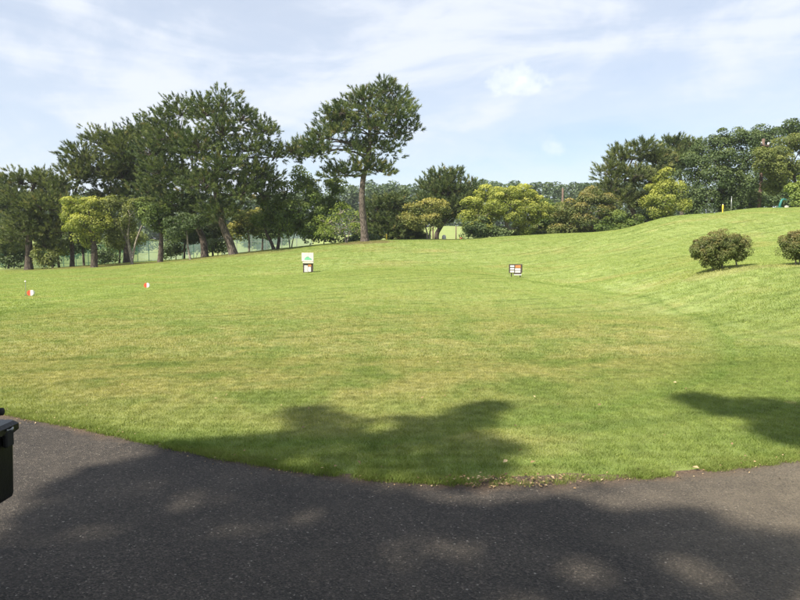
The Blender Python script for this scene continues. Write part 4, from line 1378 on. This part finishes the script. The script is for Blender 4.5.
def hole_board():
    d = 26.3
    b = on_ground(515.5, 276, d)
    t = empty("notice_board", b, -0.06)
    tag(t, "dark framed tee notice board with white and orange plates", "sign")
    z0 = pt(515, 273.0, d).z - b.z
    k = d / FPX
    W, H = 13.2 * k, 8.8 * k
    for s in (-0.30, 0.36):
        MB().box((s * W, 0.035, (z0 + H * 0.5) / 2), (0.04, 0.04, z0 + H * 0.5), 0, 0.005).build("post", M['dark_wood'], t)
    f = MB().box((0, 0, z0 + H / 2), (W, 0.04, H), 0, 0.006).build("board", M['dark_wood'], t)
    x0 = -W / 2
    for i in range(3):
        MB().box((x0 + W * 0.24, -0.0235, z0 + H * (0.17 + 0.30 * i)), (W * 0.30, 0.007, H * 0.20)).build("plate", M['white'], f)
    MB().box((x0 + W * 0.67, -0.0235, z0 + H * 0.74), (W * 0.40, 0.007, H * 0.30)).build("plate", M['orange'], f)
    MB().box((x0 + W * 0.66, -0.0235, z0 + H * 0.42), (W * 0.40, 0.007, H * 0.22)).build("plate", M['white'], f)
    MB().box((x0 + W * 0.66, -0.0235, z0 + H * 0.15), (W * 0.40, 0.007, H * 0.22)).build("plate", M['paper'], f)
    MB().box((W * 0.13, -0.005, z0 - H * 0.08), (W * 0.58, 0.05, H * 0.14), 0, 0.004).build("bottom_rail", M['dark_wood'], t)
    MB().box((W * 0.16, -0.04, z0 - H * 0.20), (W * 0.56, 0.10, H * 0.09), 0, 0.004).build("tray", M['white'], t)


hole_board()


def tee_marker(u, v, d, label, size):
    b = on_ground(u, v, d)
    t = empty("tee_marker", b, 0.1)
    tag(t, label, "tee marker", "red and white tee markers")
    r = size / 2

    def half(sgn, mat, nm):
        # a thick disc standing on edge with a flat foot, split down the middle
        pts = [(sgn * 0.0015, 0.012)] + [(sgn * max(0.0015, r * math.sin(a)), r * 0.95 - r * math.cos(a) * 0.93 + 0.005) for a in [R(q) for q in range(25, 181, 12)]] + [(sgn * 0.0015, r * 1.885)]
        mb = MB().prism(pts, -0.045, 0.045)
        mb.build(nm, mat, t)
    half(-1, M['red'], "red_half")
    half(1, M['white'], "white_half")
    MB().tube([(0, 0, -0.05), (0, 0, 0.03)], [0.015, 0.015], 6).build("spike", M['steel'], t)


tee_marker(31, 296, 20.5, "red and white tee marker beside the thin stake", 0.20)
tee_marker(147, 287.5, 24.0, "red and white tee marker standing alone away from the stake", 0.20)


def stake():
    b = on_ground(26, 297, 20.6)
    t = empty("thin_stake", b)
    tag(t, "thin grey stake with a small white knob beside a tee marker", "stake")
    h = 14 * 20.6 / FPX
    MB().tube([(0, 0, -0.05), (0, 0, h)], [0.009, 0.008], 6).build("rod", M['steel'], t)
    MB().tube([(0, 0, h - 0.012), (0, 0, h + 0.005), (0, 0, h + 0.03), (0, 0, h + 0.045)], [0.012, 0.026, 0.024, 0.008], 8).build("knob", M['white'], t, True)
    MB().tube([(0, 0, -0.02), (0, 0, 0.03)], [0.05, 0.035], 8).build("base", M['dark_wood'], t)


stake()


def golf_cart():
    # a parked cart running off the left of the photograph: only the far corner of its black lidded box shows
    far = pt(17.5, 494, 2.66)                       # far lower corner of the box
    X1, Y1, Z0 = far.x, far.y, far.z                # right side, far end, underside
    W, LEN = 1.16, 2.35
    o = Vector((X1 - W / 2, Y1 - LEN / 2, 0.012))
    t = empty("golf_cart", o)
    tag(t, "black golf cart corner with lidded box and latch, parked on the asphalt", "golf cart")

    def P(x, y, z):
        return Vector((x, y, z)) - o
    # lidded box at the far end
    bx, by, h = W - 0.04, 0.52, 0.315
    c = 0.016
    body = MB()
    n = 12
    rings = [(0.0, 0.982), (0.012, 0.988), (h - 0.075, 0.998), (h - 0.05, 1.0)]
    for z, k in rings:
        hx, hy = bx / 2 * k, by / 2 * k
        for px_, py_ in [(-hx + c, -hy), (hx - c, -hy), (hx - c * .3, -hy + c * .3), (hx, -hy + c), (hx, hy - c), (hx - c * .3, hy - c * .3), (hx - c, hy), (-hx + c, hy), (-hx + c * .3, hy - c * .3), (-hx, hy - c), (-hx, -hy + c), (-hx + c * .3, -hy + c * .3)]:
            body.v.append(tuple(P(X1 - bx / 2 + px_, Y1 - by / 2 + py_, Z0 + z)))
    for l in range(len(rings) - 1):
        for i in range(n):
            q = (i + 1) % n
            body.f.append((l * n + i, l * n + q, (l + 1) * n + q, (l + 1) * n + i))
    body.f.append(tuple(reversed(range(n))))
    body.f.append(tuple((len(rings) - 1) * n + i for i in range(n)))
    bo = body.build("cargo_box", M['black_plastic'], t)
    lid = MB().box(P(X1 - bx / 2, Y1 - by / 2, Z0 + h - 0.022), (bx + 0.034, by + 0.034, 0.052), 0, 0.014).build("lid", M['black_plastic'], t)
    MB().box(P(X1 - bx / 2, Y1 - by / 2, Z0 + h + 0.010), (bx - 0.07, by - 0.07, 0.018), 0, 0.008).build("raised_panel", M['black_plastic'], lid)
    for yy in (Y1 - 0.065, Y1 - by + 0.08):
        lt = MB().box(P(X1 + 0.012, yy, Z0 + h - 0.058), (0.020, 0.052, 0.065), 0, 0.005).build("latch", M['black_rubber'], bo)
        MB().tube([P(X1 + 0.020, yy - 0.02, Z0 + h - 0.018), P(X1 + 0.030, yy, Z0 + h - 0.018), P(X1 + 0.020, yy + 0.02, Z0 + h - 0.018)], [0.005] * 3, 6).build("latch_bar", M['steel'], lid)
    MB().tube([P(X1 - 0.22, Y1 - 0.10, Z0 + h), P(X1 - 0.21, Y1 - 0.10, Z0 + h + 0.036), P(X1 - 0.18, Y1 - 0.10, Z0 + h + 0.052), P(X1 + 0.016, Y1 - 0.10, Z0 + h + 0.064)], [0.012, 0.013, 0.015, 0.016], 10).build("handle", M['black_rubber'], t, True)
    # chassis, seat, roof: outside the photograph
    MB().box(P(X1 - W / 2, Y1 - by - 0.86, 0.34), (W - 0.16, 1.74, 0.14), 0, 0.03).build("chassis", M['black_plastic'], t)
    MB().box(P(X1 - W / 2, Y1 - by / 2, (Z0 + 0.30) / 2 + 0.02), (W - 0.5, by - 0.12, Z0 - 0.28), 0, 0.02).build("box_support", M['black_rubber'], t)
    MB().box(P(X1 - W / 2, Y1 - 1.12, 0.62), (W - 0.2, 0.50, 0.42), 0, 0.05).build("seat_base", M['black_plastic'], t)
    MB().box(P(X1 - W / 2, Y1 - 1.14, 0.88), (W - 0.18, 0.50, 0.10), 0, 0.04).build("seat", M['cream'], t)
    MB().box(P(X1 - W / 2, Y1 - 0.86, 1.12), (W - 0.18, 0.10, 0.42), 0, 0.04).build("backrest", M['cream'], t)
    MB().box(P(X1 - W / 2, Y1 - 2.22, 0.62), (W - 0.14, 0.25, 0.46), 0, 0.08).build("front_cowl", M['white'], t)
    MB().tube([P(X1 - 0.82, Y1 - 2.10, 0.80), P(X1 - 0.82, Y1 - 1.86, 1.02)], [0.025, 0.02], 8).build("steering_column", M['black_rubber'], t)
    ring = []
    for a in range(17):
        an = 2 * math.pi * a / 16
        ring.append(P(X1 - 0.82 + 0.17 * math.cos(an), Y1 - 1.86 + 0.11 * math.sin(an), 1.02 + 0.13 * math.sin(an)))
    MB().tube(ring, [0.014] * 17, 6, False).build("steering_wheel", M['black_rubber'], t, True)
    for sx in (-1, 1):
        for yy in (Y1 - 0.62, Y1 - 2.15):
            MB().tube([P(X1 - W / 2 + sx * (W / 2 - 0.12), yy, 0.42), P(X1 - W / 2 + sx * (W / 2 - 0.12), yy, 1.86)], [0.018, 0.018], 8).build("roof_post", M['black_rubber'], t, True)
        for yy in (Y1 - 0.62, Y1 - 2.0):
            xw = X1 - W / 2 + sx * (W / 2 - 0.18)
            tyre = [(xw - 0.09, 0.15), (xw - 0.085, 0.20), (xw - 0.06, 0.225), (xw + 0.06, 0.225), (xw + 0.085, 0.20), (xw + 0.09, 0.15)]
            w = MB().tube([P(a, yy, 0.226) for a, _ in tyre], [r for _, r in tyre], 20).build("wheel", M['black_rubber'], t, True)
            MB().tube([P(xw + sx * 0.088, yy, 0.226), P(xw + sx * 0.096, yy, 0.226), P(xw + sx * 0.102, yy, 0.226)], [0.125, 0.12, 0.04], 16).build("rim", M['steel'], w)
    MB().box(P(X1 - W / 2, Y1 - 1.42, 1.89), (W + 0.04, 1.72, 0.06), 0, 0.028).build("roof", M['white'], t)


golf_cart()


def utility_pole():
    d = 50.5
    b = on_ground(758.5, 208, d)
    t = empty("utility_pole", b)
    tag(t, "brown utility pole with a small white fitting near its top", "pole")
    top = pt(763.5, 139, d + 1) - b
    mid = pt(761, 182, d + 0.5) - b
    MB().tube([(0, 0, -0.3), mid * 0.5, mid, mid.lerp(top, 0.5), top], [0.15, 0.14, 0.13, 0.12, 0.11], 12).build("pole", M['pole'], t, True)
    MB().box((top.x, top.y - 0.22, top.z - 0.55), (0.9, 0.10, 0.10), 0.35, 0.01).build("cross_arm", M['pole'], t)
    for s in (-0.35, 0.36):
        MB().tube([(top.x + s * 0.95, top.y - 0.22 + s * 0.33, top.z - 0.5), (top.x + s * 0.95, top.y - 0.22 + s * 0.33, top.z - 0.42), (top.x + s * 0.95, top.y - 0.22 + s * 0.33, top.z - 0.28)], [0.05, 0.09, 0.05], 8).build("insulator", M['white'], t, True)


utility_pole()


def slim_pole(u, v0, v1, d, label, r, mat, nm="pole_post"):
    b = on_ground(u, v0, d)
    t = empty("wooden_pole" if mat == 'pole' else "metal_pole", b)
    tag(t, label, "pole")
    h = pt(u, v1, d).z - b.z
    MB().tube([(0, 0, -0.2), (0, 0, h * 0.5), (0, 0, h)], [r, r * 0.9, r * 0.75], 8).build("shaft", M[mat], t, True)
    MB().tube([(0, 0, h - 0.02), (0, 0, h + 0.03), (0, 0, h + 0.05)], [r * 0.9, r * 0.9, r * 0.3], 8).build("cap", M['steel'], t, True)


slim_pole(562, 230, 188, 88, "bare wooden pole standing before the distant wood", 0.16, 'pole')
slim_pole(731, 213, 197, 46.5, "thin grey metal pole near the yellow flag stick", 0.035, 'steel')
slim_pole(456, 240, 226, 62, "thin wooden pole seen in the gap beside the bent pine", 0.06, 'pole')
slim_pole(433, 242, 226, 56, "short dark wooden pole beside the bent pine trunk", 0.07, 'pole')


def yellow_flag(u, v, d, label, h):
    b = on_ground(u, v, d)
    t = empty("marker_stake", b)
    tag(t, label, "stake")
    MB().tube([(0, 0, -0.1), (0, 0, h)], [0.035, 0.035], 8).build("shaft", M['yellow_paint'], t)
    MB().box((0, 0, h * 0.72), (0.085, 0.085, h * 0.5), 0, 0.01).build("sleeve", M['yellow_paint'], t)
    MB().tube([(0, 0, h), (0, 0, h + 0.04)], [0.038, 0.01], 8).build("cap", M['white'], t)


yellow_flag(722.5, 215, 42.5, "yellow stake standing on the crest of the knoll", 0.55)
yellow_flag(386.5, 241, 43.5, "yellow stake near the foot of the lone pine", 0.42)


def teal_stand():
    d = 45
    b = on_ground(780, 208, d)
    t = empty("bent_stand", b)
    tag(t, "bent teal metal stand on the knoll beneath the trees", "stand")
    k = d / FPX
    MB().tube([(-0.05, 0, -0.1), (0.0, 0, 0.25), (0.08, 0, 0.50), (0.15, 0, 0.60)], [0.09, 0.08, 0.075, 0.06], 10).build("column", M['teal'], t, True)
    MB().tube([(0.13, 0, 0.60), (0.28, -0.03, 0.60), (0.42, -0.05, 0.52)], [0.05, 0.045, 0.04], 8).build("arm", M['teal'], t, True)
    MB().box((-0.04, 0, 0.03), (0.30, 0.30, 0.06), 0, 0.01).build("base_plate", M['teal'], t)
    b2 = on_ground(786.5, 208, d)
    t2 = empty("marker_block", b2)
    tag(t2, "small pale block lying beside the bent teal stand", "block")
    MB().box((0, 0, 0.07), (0.22, 0.16, 0.16), 0.3, 0.02).build("block", M['cream'], t2)
    MB().tube([(0, 0, 0.15), (0, 0, 0.19)], [0.03, 0.025], 8).build("knob", M['steel'], t2)


teal_stand()


def red_block(u, v, d, label, mat):
    b = on_ground(u, v, d)
    t = empty("yardage_marker", b)
    tag(t, label, "marker")
    mb = MB()
    mb.tube([(0, 0, -0.05), (0, 0, 0.05), (0, 0, 0.32), (0, 0, 0.40), (0, 0, 0.43)], [0.15, 0.16, 0.15, 0.11, 0.04], 12)
    mb.build("body", M[mat], t, True)
    MB().tube([(0, 0, 0.17), (0, 0, 0.22)], [0.162, 0.162], 12, True).build("band", M['white' if mat == 'red' else 'cream'], t)


red_block(461, 240, 58, "small red marker on the far fairway beside the bent pine", 'red')
red_block(444, 241.5, 50, "small white marker near the bent pine's foot", 'white')


def net_fence(label, u0, u1, n, d0, d1, vtop0, vtop1, mat, post='green_steel', nm="net_fence"):
    a = on_ground(u0, 265, d0)
    e = on_ground(u1, 258, d1)
    t = empty(nm, a)
    tag(t, label, "fence")
    prev = None
    for i in range(n + 1):
        k = i / n
        u = u0 + (u1 - u0) * k
        d = d0 + (d1 - d0) * k
        g = on_ground(u, 265, d)
        top = pt(u, vtop0 + (vtop1 - vtop0) * k, d).z
        lo = g - a
        hi = Vector((lo.x, lo.y, top - a.z))
        MB().tube([lo - Vector((0, 0, 0.2)), hi], [0.034, 0.03], 6).build("post", M[post], t)
        if prev:
            pl, ph = prev
            mb = MB()
            # a slack net: 6 x 4 cells that bows a little
            cols, rows = 6, 4
            for r_ in range(rows + 1):
                for c_ in range(cols + 1):
                    f, h = c_ / cols, r_ / rows
                    q = pl.lerp(lo, f).lerp(ph.lerp(hi, f), h)
                    q.y += 0.10 * math.sin(math.pi * f) * (0.4 + 0.6 * math.sin(math.pi * h)) * (1 if i % 2 else -0.7)
                    q.z += 0.03 - 0.06 * h * math.sin(math.pi * f)
                    mb.v.append(tuple(q))
            for r_ in range(rows):
                for c_ in range(cols):
                    b = r_ * (cols + 1) + c_
                    mb.f.append((b, b + 1, b + cols + 2, b + cols + 1))
            mb.build("net_panel", M[mat], t, True)
            for hh in (0.04, 0.5, 0.98):
                MB().tube([pl.lerp(ph, hh), lo.lerp(hi, hh)], [0.016, 0.016], 5).build("rail", M[post], t)
        prev = (lo, hi)


net_fence("green net fence with thin posts behind the pine belt", -60, 138, 16, 58, 58, 247, 244, 'net_green')
net_fence("pale white net fence panel run between the trunks", 138, 205, 6, 58.6, 60, 241, 242, 'net_pale')
net_fence("tall pale blue practice net seen between the V-shaped trunks", 222, 312, 6, 66, 68, 230, 226, 'net_pale', 'steel', 'practice_net')

# ------------------------------------------------------------------ fallen leaves and crumbs (uncountable litter)
M['litter'] = leaf_mat("dead_leaves", (0.10, 0.065, 0.035), (0.30, 0.20, 0.10), (0.55, 0.42, 0.25), (0.04, 0.03, 0.02), 0.1, 0.8)


def litter():
    g = np.random.default_rng(55)
    n1, n2, n3 = 420, 45, 150
    x1 = g.uniform(-5, 5, n1)
    y1 = edge_y(x1) + g.normal(-0.03, 0.05, n1)
    y1 = np.where(g.random(n1) < 0.35, edge_y(x1) + g.normal(-0.02, 0.1, n1), y1)
    x2 = g.uniform(-4, 5, n2)
    y2 = edge_y(x2) + np.abs(g.normal(0, 1.6, n2))
    x3 = g.normal(0.65, 0.22, n3)
    y3 = edge_y(x3) + g.normal(0.01, 0.045, n3)
    x = np.concatenate([x1, x2, x3])
    y = np.concatenate([y1, y2, y3])
    big = np.concatenate([np.full(n1, 0.014), np.full(n2, 0.03), np.full(n3, 0.020)]) * g.uniform(0.6, 1.5, len(x))
    z = ground_np(x, y) + np.where(y < edge_y(x), 0.017, 0.03) + big * 0.1
    nr = np.stack([g.normal(0, 0.35, len(x)), g.normal(0, 0.35, len(x)), np.ones(len(x))], 1)
    V = leaves(np.stack([x, y, z], 1), nr, big, g)
    T = np.repeat(np.clip(g.beta(1.5, 1.3, len(x)), 0, 1), 4)
    G = np.repeat((g.random(len(x)) < 0.15) * 1.0, 4)
    o = link_mesh("fallen_leaves", np_mesh("fallen_leaves", V, np.arange(len(V)).reshape(-1, 4), np.stack([T, G, G * 0], 1)), M['litter'])
    tag(o, "dry fallen leaves and crumbs scattered along the lawn edge", "litter", kind="stuff")


litter()

# ------------------------------------------------------------------ haze: one even, thin body of air round the whole scene
def haze_box():
    m, nt, out = new_mat("thin_haze")
    v = N(nt, "ShaderNodeVolumePrincipled")
    v.inputs["Color"].default_value = (0.86, 0.91, 1.0, 1)
    v.inputs["Density"].default_value = 0.00042
    v.inputs["Anisotropy"].default_value = 0.2
    L(nt, v.outputs[0], out.inputs["Volume"])
    x0, x1, y0, y1 = -900, 900, -360, 1110
    mb = MB().box(((x0 + x1) / 2, (y0 + y1) / 2, 9.5), (x1 - x0, y1 - y0, 31.0))
    o = mb.build("haze", m)
    tag(o, "thin pale summer haze filling the air over the course", "haze", kind="stuff")


haze_box()
